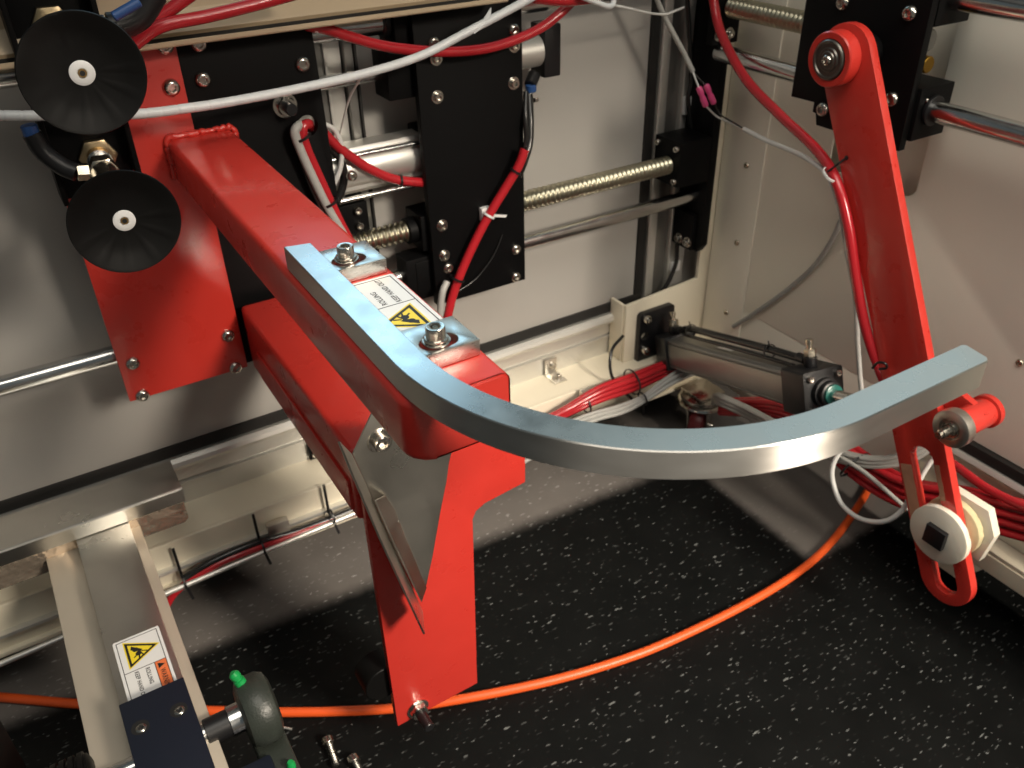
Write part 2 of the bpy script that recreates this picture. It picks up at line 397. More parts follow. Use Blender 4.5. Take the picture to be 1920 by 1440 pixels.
for x, y in ((1400, 310), (1382, 455), (1362, 586), (1912, 680)):
    p = P(x, y, 'x', XP-.0035 if x < 1500 else XP); bolt(p, (-1, 0, 0), .0055, cab, 'button', 'screw', 'nickel')
box('leak_screen', -1.2, 1.40, 1.30, 1.31, .002, 1.0, 'seal', cab, .001)  # added unseen dark sheets, stop light leaking in from behind the cabinet
box('leak_screen', 1.39, 1.40, -.2, 1.2995, .002, 1.0, 'seal', cab, .001)
box('under_leak_screen', -1.2, 1.13, 1.10, 1.2995, .090, .094, 'seal', cab, .001)  # added dark sheet under the base, blocks the same light leak
box('lower_skin', XP+.001, XP+.005, .60, 1.0885, .10, .2645, 'wall', cab, .001)
box('side_post', XP-.030, XP+.0005, .585, .5995, .135, .30, 'cream', cab, .0015)
# little pressed angle clip on the base rail
q = P(1045, 712, 'z', .166)
clip = box('angle_clip', q.x-.013, q.x+.013, 1.098, 1.1335, .1665, .1685, 'sheet', cab, .0008)
cl2 = box('clip_upright', q.x-.013, q.x+.013, 1.1315, 1.1335, .1685, .201, 'sheet', clip, .0008)
bolt((q.x+.002, 1.1315, .187), (0, -1, 0), .006, clip, 'socket'); bolt((q.x+.003, 1.112, .1685), (0, 0, 1), .006, clip, 'socket')
# black clip plates on the left of the base rail
for i, (x, y, dz) in enumerate(((596, 842, 0), (600, 880, -.03))):
    q = P(x, y, 'y', 1.13)
    c = box('rail_clip', q.x-.016, q.x+.016, 1.1285, 1.1345, q.z-.016, q.z+.014, 'black' if i == 0 else 'alu', cab, .001)
    for dx in (-.008, .008): bolt((q.x+dx, 1.1285, q.z-.006), (0, -1, 0), .004, c, 'socket', 'screw')
box('shade_board', -1.0, 1.09, .80, .815, 1.08, 1.25, 'black', cab, .002)  # added unseen board, keeps overhead light off the upper back panel
# cable tray along the top with upturned rim
tray = plate('cable_tray', 'x', -.4, .60, [[(1.0015, .8555), (.999, .8555), (.999, .8510), (1.0005, .8495), (1.0365, .8495), (1.0365, .8510), (1.0015, .8510)]], 'gold_wood', cab, .0003)
box('tray_shade_strip', -.4, .60, 1.0165, 1.0195, .8515, .8605, 'seal', cab, .0002)  # black strip standing in for the shaded gap behind the rim
plate('tray_back', 'x', -.4, .60, [[(1.020, .8515), (1.0135, .8608), (1.0155, .8632), (1.034, .880), (1.034, .93), (1.037, .93), (1.037, .8515)]], 'gold_wood', cab, .0004, ang=14)

# ------------------------------------------------------------------ rods
def xrod(name, z, x0, x1, r, label, mt='chrome', y=1.088, cat='guide rod'):
    return tag(rod(name, (x0, y, z), (x1, y, z), r, mt), label, cat)
xrod('guide_rod', .4725, -.9, 1.05, .0125, 'long polished lower guide rod running across the grey back panel')
xrod('guide_rod', .828, -.9, 1.05, .0145, 'thick polished upper guide rod running just under the tan cable tray')
xrod('tie_rod', .764, .34, .50, .009, 'short polished rod between the two black carriage plates', y=1.095, cat='rod')
def screw_rod(name, p0, p1, r, pitch, mt, label):
    p0, p1 = Vector(p0), Vector(p1); n = int((p1-p0).length/pitch); prof = [(r*.78, 0)]
    for i in range(n):
        t = i*pitch; prof += [(r*.78, t+pitch*.12), (r, t+pitch*.40), (r, t+pitch*.60), (r*.78, t+pitch*.88)]
    return tag(lathe(name, prof, p0, p1-p0, mt, None, 20, (), 60), label, 'lead screw')
screw_rod('lead_screw', (.34, 1.088, .541), (.965, 1.088, .541), .0158, .0088, 'zinc', 'yellowish zinc-plated lead screw between the black plates and the corner bracket')

# white grooved support posts behind the left carriage
for i, (x, y, w) in enumerate(((605, 180, .012), (662, 180, .012))):
    q = P(x, y, 'y', 1.12)
    t = thing('frame_post', ('slim grey aluminium upright behind the white spiral cable, beside the black plate', 'slim grey aluminium upright next to the round end of the silver air cylinder')[i], 'post', (q.x, 1.125, .27))
    box('post_body', q.x-w/2, q.x+w/2, 1.118, 1.1385, .277, .99, 'alu_grey', t, .001)
    box('post_edge', q.x+w/2+.0005, q.x+w/2+.004, 1.114, 1.1385, .277, .99, 'seal' if i else 'alu', t, .0008)
q0, q1 = P(609, 180, 'y', 1.13), P(652, 180, 'y', 1.13)
tag(box('filler_strip', q0.x+.004, q1.x-.004, 1.128, 1.1385, .277, .99, 'alu', None, .001), 'pale aluminium strip filling the gap between the two slim uprights', 'strip')

# silver air cylinder lying along the back wall
t = thing('air_cylinder', 'silver aluminium air cylinder lying along the back wall behind a red hose', 'air cylinder', (.42, 1.09, .62))
zc = .648
prof = [(1.098+a, zc+b) for a, b in arc(0, 0, .026, -50, 50, 8)] + [(1.098+.015, zc+.031), (1.098-.015, zc+.031), (1.098-.018, zc+.026)] + [(1.098+a, zc+b) for a, b in arc(0, 0, .0275, 130, 230, 10)] + [(1.098-.018, zc-.026), (1.098-.015, zc-.031), (1.098+.015, zc-.031)]
plate('cylinder_body', 'x', .33, .505, [prof], 'alu', t, .0015)
box('end_cap', .506, .530, 1.066, 1.13, zc-.035, zc+.035, 'black', t, .003)
rod('tie_bar', (.33, 1.071, zc-.034), (.506, 1.071, zc-.034), .0035, 'chrome', t)
rod('tie_bar', (.33, 1.071, zc+.024), (.506, 1.071, zc+.024), .0030, 'chrome', t)

# ------------------------------------------------------------------ left carriage: black plate
YB = 1.048
lc = thing('carriage_plate', 'black carriage plate behind the red welded plate and arm', 'plate', (.27, 1.055, .42))
xr = P(585, 57, 'y', YB).x
xl = P(343, 85, 'y', YB).x-.14
cableh = P(577, 236, 'y', YB)
plate('plate_body', 'y', YB, YB+.012, [[(xl, .428), (xr+.004, .428), (xr+.004, .6), (xr, .845), (xl, .845)], arc(cableh.x, cableh.z, .013, 0, 360, 16)[:-1]], 'black', lc, .001)
for x, y in ((380, 149), (567, 120), (372, 82), (660, 330)):
    bolt(P(x, y, 'y', YB), (0, -1, 0), .0095 if y != 330 else .007, lc)
p = P(534, 197, 'y', YB); bolt(p, (0, -1, 0), .0115, lc, 'hex', 'stud_nut')
rod('stud', p+V(0, -.005, 0), p+V(0, -.026, 0), .0072, 'blackp', lc)
for z in (.828, .4725):
    box('bearing_block', .10, .19, YB+.0125, 1.112, z-.026, z+.0085 if z > .8 else z+.026, 'black', lc, .002)
q = P(660, 405, 'y', 1.10)
bx = box('end_block', q.x-.022, q.x+.020, 1.088, 1.127, q.z-.03, q.z+.022, 'black', lc, .0015)
for dz in (.012, -.010): bolt((q.x+.004, 1.088, q.z+dz), (0, -1, 0), .0055, bx, 'socket', 'screw')

# ------------------------------------------------------------------ red arm
YR = 1.04
arm = thing('support_boom', 'red painted square-tube arm welded to a bolted red plate, with warning label', 'arm', (.2, 1.04, .427))
rx0, rx1 = P(245, 757, 'y', YR).x, P(465, 688, 'y', YR).x
rz0 = P(350, 722, 'y', YR).z
plate('back_plate', 'y', YR, YR+.0075, [[(rx0, rz0), (rx1, rz0), (rx1, .845), (rx0, .845)]], 'red', arm, .0012)
for x, y in ((321, 164), (308, 86), (427, 629), (441, 689), (249, 681), (267, 741)):
    bolt(P(x, y, 'y', YR), (0, -1, 0), .0098 if y < 200 else .0088, arm)
BX0, BX1, BZ1, BZ0, BY0 = .1655, .2405, .745, .697, .408
bmm = bmesh.new()
secs = []; RE = .016
ends = [(BY0+RE*(1-sin(radians(t_))), BX0+RE*(1-cos(radians(t_)))) for t_ in (90, 72, 54, 36, 18, 0)]
for y, x0 in ends+[(.46, BX0), (.6, BX0), (.8, BX0), (YR+.001, BX0)]:
    secs.append([bmm.verts.new((a, y, b)) for a, b in rrect(x0, BX1, BZ0, BZ1, .006, 4)])
for a, b in zip(secs, secs[1:]):
    n = len(a)
    for k in range(n): bmm.faces.new((a[k], a[(k+1) % n], b[(k+1) % n], b[k]))
bmm.faces.new(secs[0]); bmm.faces.new(secs[-1])
es = [e for e in bmm.edges if all(abs(v.co.y-BY0) < 1e-6 for v in e.verts)]
bmesh.ops.bevel(bmm, geom=es, offset=.002, segments=2, affect='EDGES')
finish('beam', to_mesh(bmm, 'beam', 50), 'red', arm)
# weld bead around the root
def weld(name, pts, r, par, mt='red'):
    c = [Vector(p) for p in pts]; out = []
    for a, b in zip(c, c[1:]):
        n = max(2, int((b-a).length/.0022))
        for i in range(n):
            out.append(a.lerp(b, i/n)+V(random.uniform(-1, 1), random.uniform(-1, 1), random.uniform(-1, 1))*.0007)
    rr = [random.uniform(.75, 1.3) for _ in range(999)]
    return sweep(name, out, r, mt, par, 8, 1, False, lambda d: rr[int(d/.0022) % 999])
weld('weld_bead', [(BX0-.001, 1.037, .70), (BX0-.001, 1.037, .7445), (BX0+.004, 1.037, .7475), (BX1-.002, 1.037, .7475), (BX1+.003, 1.037, .743), (BX1+.003, 1.037, .70)], .0034, arm)

def warning_label(name, org, u, v, par, s=.001):
    """sticker 100 x 50, u along the text, v up"""
    u, v = Vector(u), Vector(v); n = u.cross(v)
    mw = Matrix((u*s, v*s, n*s)).transposed().to_4x4(); mw.translation = Vector(org)
    def flat(nm, loops, h, mt, pr):
        o = plate(nm, 'z', .02, .02+h, loops, mt, None, 0); me = o.data; me.transform(mw); return adopt(o, pr)
    lab = flat(name, [rrect(0, 100, 0, 50, 2, 3)], .22, 'white', par)
    def bar(x0, x1, y0, y1): return [(x0, y0), (x1, y0), (x1, y1), (x0, y1)]
    flat('border', [bar(3, 97, 3, 47), bar(3.8, 96.2, 3.8, 46.2)], .32, 'ink', lab)
    flat('border', [bar(50.6, 51.4, 3.8, 46.2)], .33, 'ink', lab)
    flat('border', [bar(51.4, 96.2, 34.2, 35.0)], .33, 'ink', lab)
    flat('header', [bar(51.4, 96.2, 35.0, 46.2)], .28, 'orange_ink', lab)
    flat('alert_triangle', [[(54, 37.2), (62, 37.2), (58, 44.4)]], .34, 'ink', lab)
    flat('hazard_triangle', [[(4.6, 9.6), (47.4, 9.6), (26, 45.8)]], .26, 'yellow', lab)
    flat('triangle_outline', [[(7, 11), (45, 11), (26, 43)], [(11.5, 13.6), (40.5, 13.6), (26, 38)]], .31, 'ink', lab)
    for c in ((22, 20.5, 3.2), (29, 22.5, 3.2)): flat('pictogram', [arc(*c, 0, 360, 16)[:-1]], .36, 'ink', lab)
    flat('pictogram', [[(15, 17.2), (20, 15.4), (27.5, 24.6), (25, 27.5)]], .35, 'ink', lab)
    for a0, b0, a1, b1 in ((29, 24, 35.5, 22), (28.5, 25, 34, 27), (27, 26, 29.5, 31.5), (29, 22, 33, 17)):
        d = Vector((a1-a0, b1-b0)).normalized(); k = Vector((-d.y, d.x))*.75
        flat('pictogram', [[(a0+k.x, b0+k.y), (a0-k.x, b0-k.y), (a1-k.x, b1-k.y), (a1+k.x, b1+k.y)]], .37, 'ink', lab)
    for s_, x, y, ln, ht in (('WARNING', 64, 37.6, 30.5, 5.8), ('ROLLING', 54.2, 24.4, 23.5, 4.5), ('KEEP HAND OUT', 53.6, 13.2, 41.5, 4.5)):
        text('lettering', s_, mw @ Matrix.Translation((x, y, .32)), ln, ht, 'ink', lab)
    return lab
warning_label('warning_label', (.2365, .4825, BZ1), (0, 1, 0), (-1, 0, 0), arm)

# ------------------------------------------------------------------ curved stainless bar
ZT = .765; ZB = BZ1+.0004
bar = thing('curved_guide_bar', 'curved brushed stainless guide bar clamped on top of the red arm', 'guide bar', (.18, .5, ZB))
cx, cy = .369, .432
ZC_ = (ZB+ZT)/2
path = [((.1690, .6355), (.1900, .6310)), ((.1690, .58), (.1900, .58)), ((.1690, .50), (.1900, .50))]
path += list(zip(arc(cx, cy, .2000, 180, 270, 60), arc(cx, cy, .1790, 180, 270, 60)))
path += [((.42, .232), (.42, .253)), ((.4725, .232), (.4770, .253)), ((.4752, .2328), (.4785, .2524)), ((.4768, .2345), (.4795, .2510))]
bm = bmesh.new(); rings = []; ch_ = .0007
for (o_, i_) in path:
    o2, i2 = Vector(o_), Vector(i_); d2 = (i2-o2).normalized()*ch_
    ring = []
    for q_, z_ in ((o2, ZB+ch_), (o2, ZT-ch_), (o2+d2, ZT), (i2-d2, ZT), (i2, ZT-ch_), (i2, ZB+ch_), (i2-d2, ZB), (o2+d2, ZB)):
        ring.append(bm.verts.new((q_.x-cx, q_.y-cy, z_-ZC_)))
    rings.append(ring)
for a_, b_ in zip(rings, rings[1:]):
    for k in range(8): bm.faces.new((a_[k], a_[(k+1) % 8], b_[(k+1) % 8], b_[k]))
bm.faces.new(rings[0]); bm.faces.new(rings[-1])
for f_ in bm.faces: f_.material_index = 1 if all(v.co.z > ZT-ZC_-1e-5 for v in f_.verts) else 0
bme = to_mesh(bm, 'bar_body', 25); bme.materials.append(M['brushed']); bme.materials.append(M['bar_top'])
finish('bar_body', bme, 'brushed', bar, Matrix.Translation((cx, cy, ZC_)))
ZK = .7575
for (y0, y1, bp) in ((.586, .628, P(650, 487, 'z', ZK)), (.4365, .4755, P(818, 641, 'z', ZK))):
    c = (bp.x, bp.y)
    slot = arc(c[0]+.007, c[1], .0085, -90, 90, 8)+arc(c[0]-.0035, c[1], .0085, 90, 270, 8)
    b = plate('clamp_block', 'z', ZB, ZK, [[(.1903, y0), (.2345, y0), (.2345, y1), (.1903, y1)], slot], 'steel', bar, .0008)
    w = lathe('washer', [(.0085, 0), (.0098, .0004), (.0098, .0014), (.0085, .0018)], (c[0], c[1], ZK+.0002), (0, 0, 1), 'bolt', b)
    lathe('washer', [(.0074, 0), (.0084, .0003), (.0084, .0016), (.0074, .002)], (c[0], c[1], ZK+.0021), (0, 0, 1), 'bolt', b)
    bolt((c[0], c[1], ZK+.0038), (0, 0, 1), .0067, b, 'socket', 'cap_screw')

# ------------------------------------------------------------------ lower red bracket with foot plate
foot = thing('foot_bracket', 'lower red bracket with a wide foot plate hanging below the arm', 'bracket', (.25, .66, .08))
LX0, LX1 = P(450, 575, 'y', 1.035).x, .285
lz1, lz0 = P(450, 573, 'y', 1.035).z, P(467, 690, 'y', 1.035).z
FY = .66
box('lower_beam', LX0, LX1, FY+.0105, 1.035, lz0, lz1, 'red', foot, .006, 3)
box('side_strip', LX0-.003, LX0+.001, FY+.02, .985, lz0+.010, lz0+.050, 'red', foot, .0012)
def xz(x, y, Y=FY): q = P(x, y, 'y', Y); return (q.x, q.z)
tr1 = xz(985, 848); tr2 = xz(985, 904); inn = xz(884, 957); br_ = xz(895, 1281); bl_ = xz(746, 1362)
lx = bl_[0]
fillet = [(tr2[0], tr2[1]), (inn[0]+.018, inn[1]+.002), (inn[0]+.006, inn[1]-.004), (inn[0]+.001, inn[1]-.014)]
plate('foot_plate', 'y', FY, FY+.010, [[(lx, .52), (tr1[0]-.02, .52), (tr1[0], tr1[1])]+fillet+[br_, bl_]], 'red', foot, .001)
p = P(783, 1328, 'y', FY); bolt(p, (0, -1, 0), .0115, foot, 'hex', 'stud_nut')
rod('stud', p+V(0, -.006, 0), p+V(0, -.034, 0), .0066, 'blackp', foot)
rod('back_roller', (lx-.004, FY+.0105, .16), (lx-.004, FY+.045, .16), .026, 'rubber', foot)

# stainless V guide in front of the foot plate
vg = thing('v_guide', 'bent stainless V-shaped guide plate screwed to the red foot plate', 'guide plate', (.24, .64, .25))
VY = .640
mainp = [xz(a, b, VY) for a, b in ((700, 770), (860, 800), (842, 868), (838, 900), (826, 960), (812, 1040), (797, 1110), (791, 1130), (745, 1040), (700, 937), (662, 852))]
plate('face_plate', 'y', VY, VY+.0025, [mainp], 'sheet', vg, .0006)
def ribbon(name, A, B, mt, par, th=.002):
    bm = bmesh.new(); a = [bm.verts.new(p) for p in A]; b = [bm.verts.new(p) for p in B]
    for i in range(len(a)-1): bm.faces.new((a[i], a[i+1], b[i+1], b[i]))
    bmesh.ops.recalc_face_normals(bm, faces=bm.faces)
    bmesh.ops.solidify(bm, geom=bm.faces[:], thickness=th)
    bevel_bm(bm, .0004, 1)
    return finish(name, to_mesh(bm, name), mt, par)
A = px([(637, 827, 'y', .603), (663, 890, 'y', .603), (715, 1012, 'y', .603), (797, 1189, 'y', .603)])
B = px([(660, 851, 'y', .637), (684, 902, 'y', .637), (736, 1020, 'y', .637), (793, 1146, 'y', .637)])
ribbon('left_wing', A, B, 'sheet', vg, .0022)
tab = ribbon('stiffener_tab', px([(701, 938), (720, 982), (745, 1036), (768, 1086), (788, 1126)], 'y', VY-.014), px([(719, 929), (737, 955), (762, 1018), (779, 1058), (797, 1102)], 'y', VY-.0015), 'sheet', vg, .0022)
for x, y in ((744, 978), (778, 1066)):
    q = P(x, y, 'y', VY-.003); lathe('weld_spot', [(.0028, 0), (.0026, .0012), (.0014, .002)], q, (0, -1, 0), 'sheet', tab, 12)
bolt(P(712, 825, 'y', VY), (0, -1, 0), .0088, vg, 'washered', 'cap_screw')

# ------------------------------------------------------------------ centre carriage
YC = 1.05
cc = thing('carriage_plate', 'tall black carriage plate in the middle of the back wall, bolted round its edges', 'plate', (.57, 1.055, .43))
cx0, cx1 = .489, P(982, 300, 'y', YC).x
plate('plate_body', 'y', YC, YC+.012, [[(cx0+.005, .428), (cx1, .428), (cx1, .845), (cx0, .845)]], 'black', cc, .001)
for x, y, k, r in ((813, 80, 'button', .0085), (963, 56, 'button', .0085), (818, 110, 'washered', .006), (964, 86, 'washered', .006), (820, 182, 'washered', .006), (963, 156, 'washered', .006), (829, 423, 'washered', .006), (833, 479, 'washered', .006), (840, 502, 'button', .0088), (967, 467, 'button', .0088), (967, 519, 'button', .0085)):
    bolt(P(x, y, 'y', YC), (0, -1, 0), r, cc, k)
for z, x0 in ((.828, .470), (.4725, .470), (.541, .484)):
    box('bearing_block', x0, cx1-.03, YC+.0125, 1.114, z-.027, z+(.0085 if z > .8 else .027), 'black', cc, .002)
for z, r in ((.828, .020), (.4725, .018)):
    rod('bearing_seal', (.462, 1.088, z), (.4695, 1.088, z), r, 'blackp', cc)
rod('screw_nut', (.470, 1.088, .541), (.4835, 1.088, .541), .019, 'black', cc)
box('lower_bracket', .455, .50, 1.064, 1.10, .437, .505, 'black', cc, .002)
box('upper_bracket', .455, .50, 1.064, 1.11, .735, .80, 'black', cc, .002)
# solenoid valve peeking out on the right of the plate
q = P(1012, 93, 'y', 1.085)
sv = thing('solenoid_valve', 'small black solenoid valve block sticking out beside the middle carriage plate', 'valve', (q.x, 1.085, q.z-.04))
box('coil', q.x-.004, q.x+.024, 1.066, 1.104, q.z-.036, q.z+.036, 'blackp', sv, .003)
rod('neck', (cx1-.012, 1.085, q.z), (q.x-.0045, 1.085, q.z), .022, 'alu', sv)
rod('elbow_collar', P(995, 158, 'y', 1.07), P(996, 172, 'y', 1.07), .008, 'blue', sv)
rod('elbow', P(1002, 140, 'y', 1.08), P(994, 160, 'y', 1.07), .009, 'blackp', sv)
bolt(P(1004, 185, 'y', 1.07), (0, -.3, -1), .004, sv, 'socket', 'set_screw')

# ------------------------------------------------------------------ corner bracket
cb = thing('corner_bracket', 'tall black bearing bracket holding rod and screw ends in the cabinet corner', 'bracket', (1.03, 1.09, .36))
pxl, pxr = P(1290, 440, 'y', 1.085), P(1320, 440, 'y', 1.085)
plate('bracket_plate', 'x', 1.030, 1.046, [[(1.058, .385), (1.058, 1.0), (1.128, 1.0), (1.128, .37), (1.068, .37)]], 'black', cb, .0015)
box('bracket_foot', 1.020, 1.0295, 1.074, 1.126, .372, .44, 'black', cb, .0015)
hb = box('screw_housing', .962, 1.0295, 1.058, 1.124, .508, .585, 'black', cb, .0015)
for dy in (-.024, .024):
    for dz in (-.028, .028): bolt((.962, 1.090+dy, .5465+dz), (-1, 0, 0), .005, hb, 'socket', 'screw')
for y in (1.083, 1.106): bolt((1.020, y, .386), (-1, 0, 0), .0065, cb, 'washered', 'bolt')

# ------------------------------------------------------------------ suction cups
YS = 1.0
br = thing('cup_bracket', 'black channel bracket carrying the two suction cups in front of the red plate', 'bracket', (.08, 1.02, .72))
box('channel_web', .046, .121, YS+.0245, YS+.032, .705, 1.05, 'black', br, .001)
box('channel_side', .041, .0465, YS-.006, YS+.039, .708, 1.05, 'black', br, .001)
box('channel_side', .1205, .126, YS-.002, YS+.039, .724, 1.05, 'black', br, .001)
def suction_cup(c, n, label, R, ports):
    t = thing('suction_cup', label, 'suction cup', (c.x, c.y+.1, c.z), 'suction cups on the black bracket')
    d = V(0, -1, 0)
    # disc: outer lip, shallow dish with radial ribs
    seg = 72; bm = bmesh.new(); rings = []
    prof = [(R*.30, .030), (R*.55, .022), (R*.86, .008), (R*.985, -.0015), (R, -.0035), (R*.985, -.0045), (R*.93, -.004), (R*.72, .0005), (R*.50, .0022), (R*.30, .0028), (R*.2, .003)]
    for i, (r, tt) in enumerate(prof):
        ring = []
        for k in range(seg):
            th = 2*pi*k/seg; rib = 0
            if i in (7, 8): rib = -.0007*max(0, cos(th*11+.4*sin(3*th)))**10*(1 if sin(th) < .1 else .2)
            ring.append(bm.verts.new(c+V(r*cos(th), tt+rib, r*sin(th))))
        rings.append(ring)
    for a, b in zip(rings, rings[1:]):
        for k in range(seg): bm.faces.new((a[k], a[(k+1) % seg], b[(k+1) % seg], b[k]))
    bm.faces.new(rings[0]); bm.faces.new(rings[-1])
    cup = finish('cup', to_mesh(bm, 'cup', 60), 'rubber', t)
    lathe('centre_washer', [(.0098, 0), (.0098, .0010), (.0092, .0014), (.0040, .0014), (.0036, .0010), (.0034, -.004)], c+V(0, .0028, 0), d, 'white', t, 28)
    lathe('nozzle', [(.0033, .0), (.0033, .0008), (.0022, .0008), (.0020, -.003)], c+V(0, .0015, 0), d, 'brass', t, 20)
    lathe('nozzle_bore', [(.0021, 0), (.0021, .0003), (.0015, .0003)], c+V(0, .0008, 0), d, 'ink', t, 16)
    b = c+V(0, .03, 0); ax = (b-n).normalized()
    def at(d0): return n+ax*d0
    lathe('lock_nut', [(.0175, 0), (.0198, .001), (.0198, .009), (.0175, .010)], n, ax, 'brass_nut', t, 24, (0, 1, 2, 3))
    rod('brass_bush', at(.010), at(.028), .0118, 'brass', t)
    pr = [(.0110, 0)]
    for i in range(6): pr += [(.0118, i*.003+.0006), (.0132, i*.003+.0015), (.0118, i*.003+.0024)]
    lathe('threaded_stem', pr, at(.027), ax, 'bolt', t, 20, (), 60)
    lathe('swivel_body', [(.0135, 0), (.0155, .001), (.0155, .019), (.0135, .020)], at(.046), ax, 'nickel', t, 24, (0, 1, 2, 3))
    rod('barrel', at(.0665), at(.104), .0130, 'nickel', t)
    rod('stem', at(.104), b+V(0, -.004, 0), .0095, 'nickel', t)
    if ports:
        side_ = V(-1, 0, .12).normalized(); p0 = at(.056)+side_*.013
        lathe('port_nut', [(.0075, 0), (.009, .001), (.009, .012), (.0075, .013)], p0, side_, 'nickel', t, 24, (0, 1, 2, 3))
        sweep('elbow', [p0+side_*.0125, p0+side_*.024+V(0, .006, .006), p0+side_*.036+V(0, .012, .020), p0+side_*.041+V(0, .014, .038)], .0095, 'blackp', t, 14)
        rod('release_collar', p0+side_*.041+V(0, .014, .0365), p0+side_*.0415+V(0, .014, .047), .0078, 'blue', t)
    return t
cl = P(234, 415, 'y', .815); cu_ = P(155, 138, 'y', .79)
suction_cup(cl, P(183, 290, 'y', YS+.024), 'lower black rubber suction cup with white centre washer, over the red plate', .0485, 1)
suction_cup(cu_, P(98, 46, 'y', YS+.024), 'upper black rubber suction cup with white centre washer, covering part of the spiral cable', .0480, 0)
# hose fitting and twin red hoses to the right of the upper cup
f = thing('hose_fitting', 'black push-in elbow fitting with blue collar beside the upper suction cup', 'fitting', P(230, 40, 'y', .93))
sweep('fitting_body', px([(205, 50), (232, 45), (262, 28), (290, -15)], 'y', .93), .0125, 'blackp', f, 14)
rod('release_collar', P(196, 52, 'y', .925), P(206, 46, 'y', .925), .0105, 'blue_black', f)
rod('blue_sleeve', P(212, 32, 'y', .905), P(262, 3, 'y', .905), .0045, 'blue', f)
for i, (pts, y) in enumerate(((((120, 190), (215, 100), (262, 62), (310, 25), (372, -20)), .975), (((150, 160), (240, 92), (300, 50), (390, 30), (480, 8), (560, -14)), .965))):
    tag(sweep('red_hose', px(pts, 'y', y), .0065, 'hose'), ('red air hose rising steeply from behind the upper suction cup', 'red air hose bending along the tan cable tray above the red plate')[i], 'hose')

# ------------------------------------------------------------------ right wall carriage and swing arm
XC = .985
rc = thing('carriage_plate', 'black carriage plate on the right wall carrying the red swing arm', 'plate', (XC, .76, .70))
def RC(x, y): q = P(x, y, 'x', XC); return (q.y, q.z)
a, b_, c_, d_ = RC(1483, 181), RC(1526, 192), RC(1524, 210), RC(1540, 216)
e_ = RC(1696, 262)
plate('plate_body', 'x', XC, XC+.012, [[(a[0], a[1]), (a[0], .96), (e_[0]+.005, .96), (e_[0]+.005, c_[1]-.016), (b_[0]-.01, c_[1]-.016), (b_[0]-.006, c_[1]-.001), (b_[0], c_[1]), (b_[0], b_[1])]], 'black', rc, .001)
for x, y in ((1581, 5), (1706, 25), (1543, 205), (1672, 186)):
    bolt(P(x, y, 'x', XC), (-1, 0, 0), .0098, rc)
zr = P(1733, 203, 'x', 1.025).z
yb = P(1722, 230, 'x', XC+.02).y
bb = box('bearing_block', XC+.0125, 1.062, yb, yb+.11, zr-.036, zr+.030, 'black', rc, .002)
rod('bearing_seal', (1.025, yb-.006, zr), (1.025, yb-.0005, zr), .019, 'blackp', rc)
bolt((1.012, yb, zr+.014), (0, -1, 0), .003, bb, 'button', 'screw')
zr2 = P(1890, 12, 'x', 1.025).z
box('bearing_block', XC+.0125, 1.062, yb+.004, yb+.11, zr2-.03, zr2+.03, 'black', rc, .002)
zs = P(1450, 30, 'x', 1.035).z
box('nut_block', XC+.0125, 1.058, yb+.05, yb+.12, zs-.024, zs+.024, 'black', rc, .002)
q = P(1752, 78, 'x', 1.03)
for i in range(4):
    rod('nut_flange', (1.03, q.y+.006+i*.0055, q.z), (1.03, q.y+.0095+i*.0055, q.z), .0135, 'alu_grey', rc)
q = P(1742, 122, 'x', 1.03)
rod('brass_plug', (1.03, q.y, q.z), (1.03, q.y+.014, q.z), .0105, 'coil', rc)
tag(rod('guide_rod', (1.025, .05, zr), (1.025, 1.06, zr), .0135, 'chrome'), 'polished lower guide rod passing through the right wall carriage', 'guide rod')
tag(rod('guide_rod', (1.025, .05, zr2), (1.025, 1.06, zr2), .0135, 'chrome'), 'polished upper guide rod cut off by the photo corner on the right wall', 'guide rod')
screw_rod('lead_screw', (1.035, 1.055, zs), (1.035, .82, zs), .0155, .0085, 'zinc', 'dark threaded lead screw running into the right wall carriage')
eb = thing('rod_end_block', 'black end block with two screws under the dark lead screw in the corner', 'bracket', (1.03, 1.06, zs-.05))
box('block_body', 1.005, 1.06, 1.0565, 1.07, zs-.055, zs+.02, 'black', eb, .002)
for x in (1.018, 1.04): bolt((x, 1.0565, zs-.04), (0, -1, 0), .0062, eb, 'washered')

XA = .93
sa = thing('swing_arm', 'long red swing arm hanging from the right wall carriage, slotted at its lower end', 'arm', (XA, .45, .1))
def RA(x, y): q = P(x, y, 'x', XA); return V(q.y, q.z)
pt = RA(1574, 108)
l1, l4 = RA(1546, 165), RA(1703, 960); r2_, r6 = RA(1689, 400), RA(1793, 955)
ax_ = ((l4-l1).normalized()+(r6-r2_).normalized()).normalized()     # down the arm
nx_ = V(ax_.y, -ax_.x)                                                # towards -y side?
if nx_.x > 0: nx_ = -nx_
hw = ((r2_-l1).dot(nx_))/2
mid = l1 + nx_*hw
def AL(s, t): q = mid + ax_*s + nx_*t; return (q.x, q.y)              # s down, t across
def sOf(x, y): return (RA(x, y)-mid).dot(ax_)
sTop = (pt-mid).dot(ax_); sEnd = sOf(1788, 1142)-.004
sl0, sl1 = sOf(1730, 838), sOf(1788, 1118)
hub_t = (pt-mid).dot(nx_)
def rot_arc(sc, tc, r, a0, a1, n=14):
    return [AL(sc+r*cos(radians(a0+(a1-a0)*i/n)), tc+r*sin(radians(a0+(a1-a0)*i/n))) for i in range(n+1)]
swd = .017
slot = rot_arc(sl1-swd, .0, swd, -90, 90)+rot_arc(sl0+swd, .0, swd, 90, 270)
outl = rot_arc(sTop, 0, hw, 90, 270)+rot_arc(sEnd-hw, 0, hw, -90, 90)
plate('arm_bar', 'x', XA, XA+.013, [outl, slot], 'red', sa, .0008)
hc = V(XA, mid.x+(ax_*sTop+nx_*hub_t).x, mid.y+(ax_*sTop+nx_*hub_t).y)
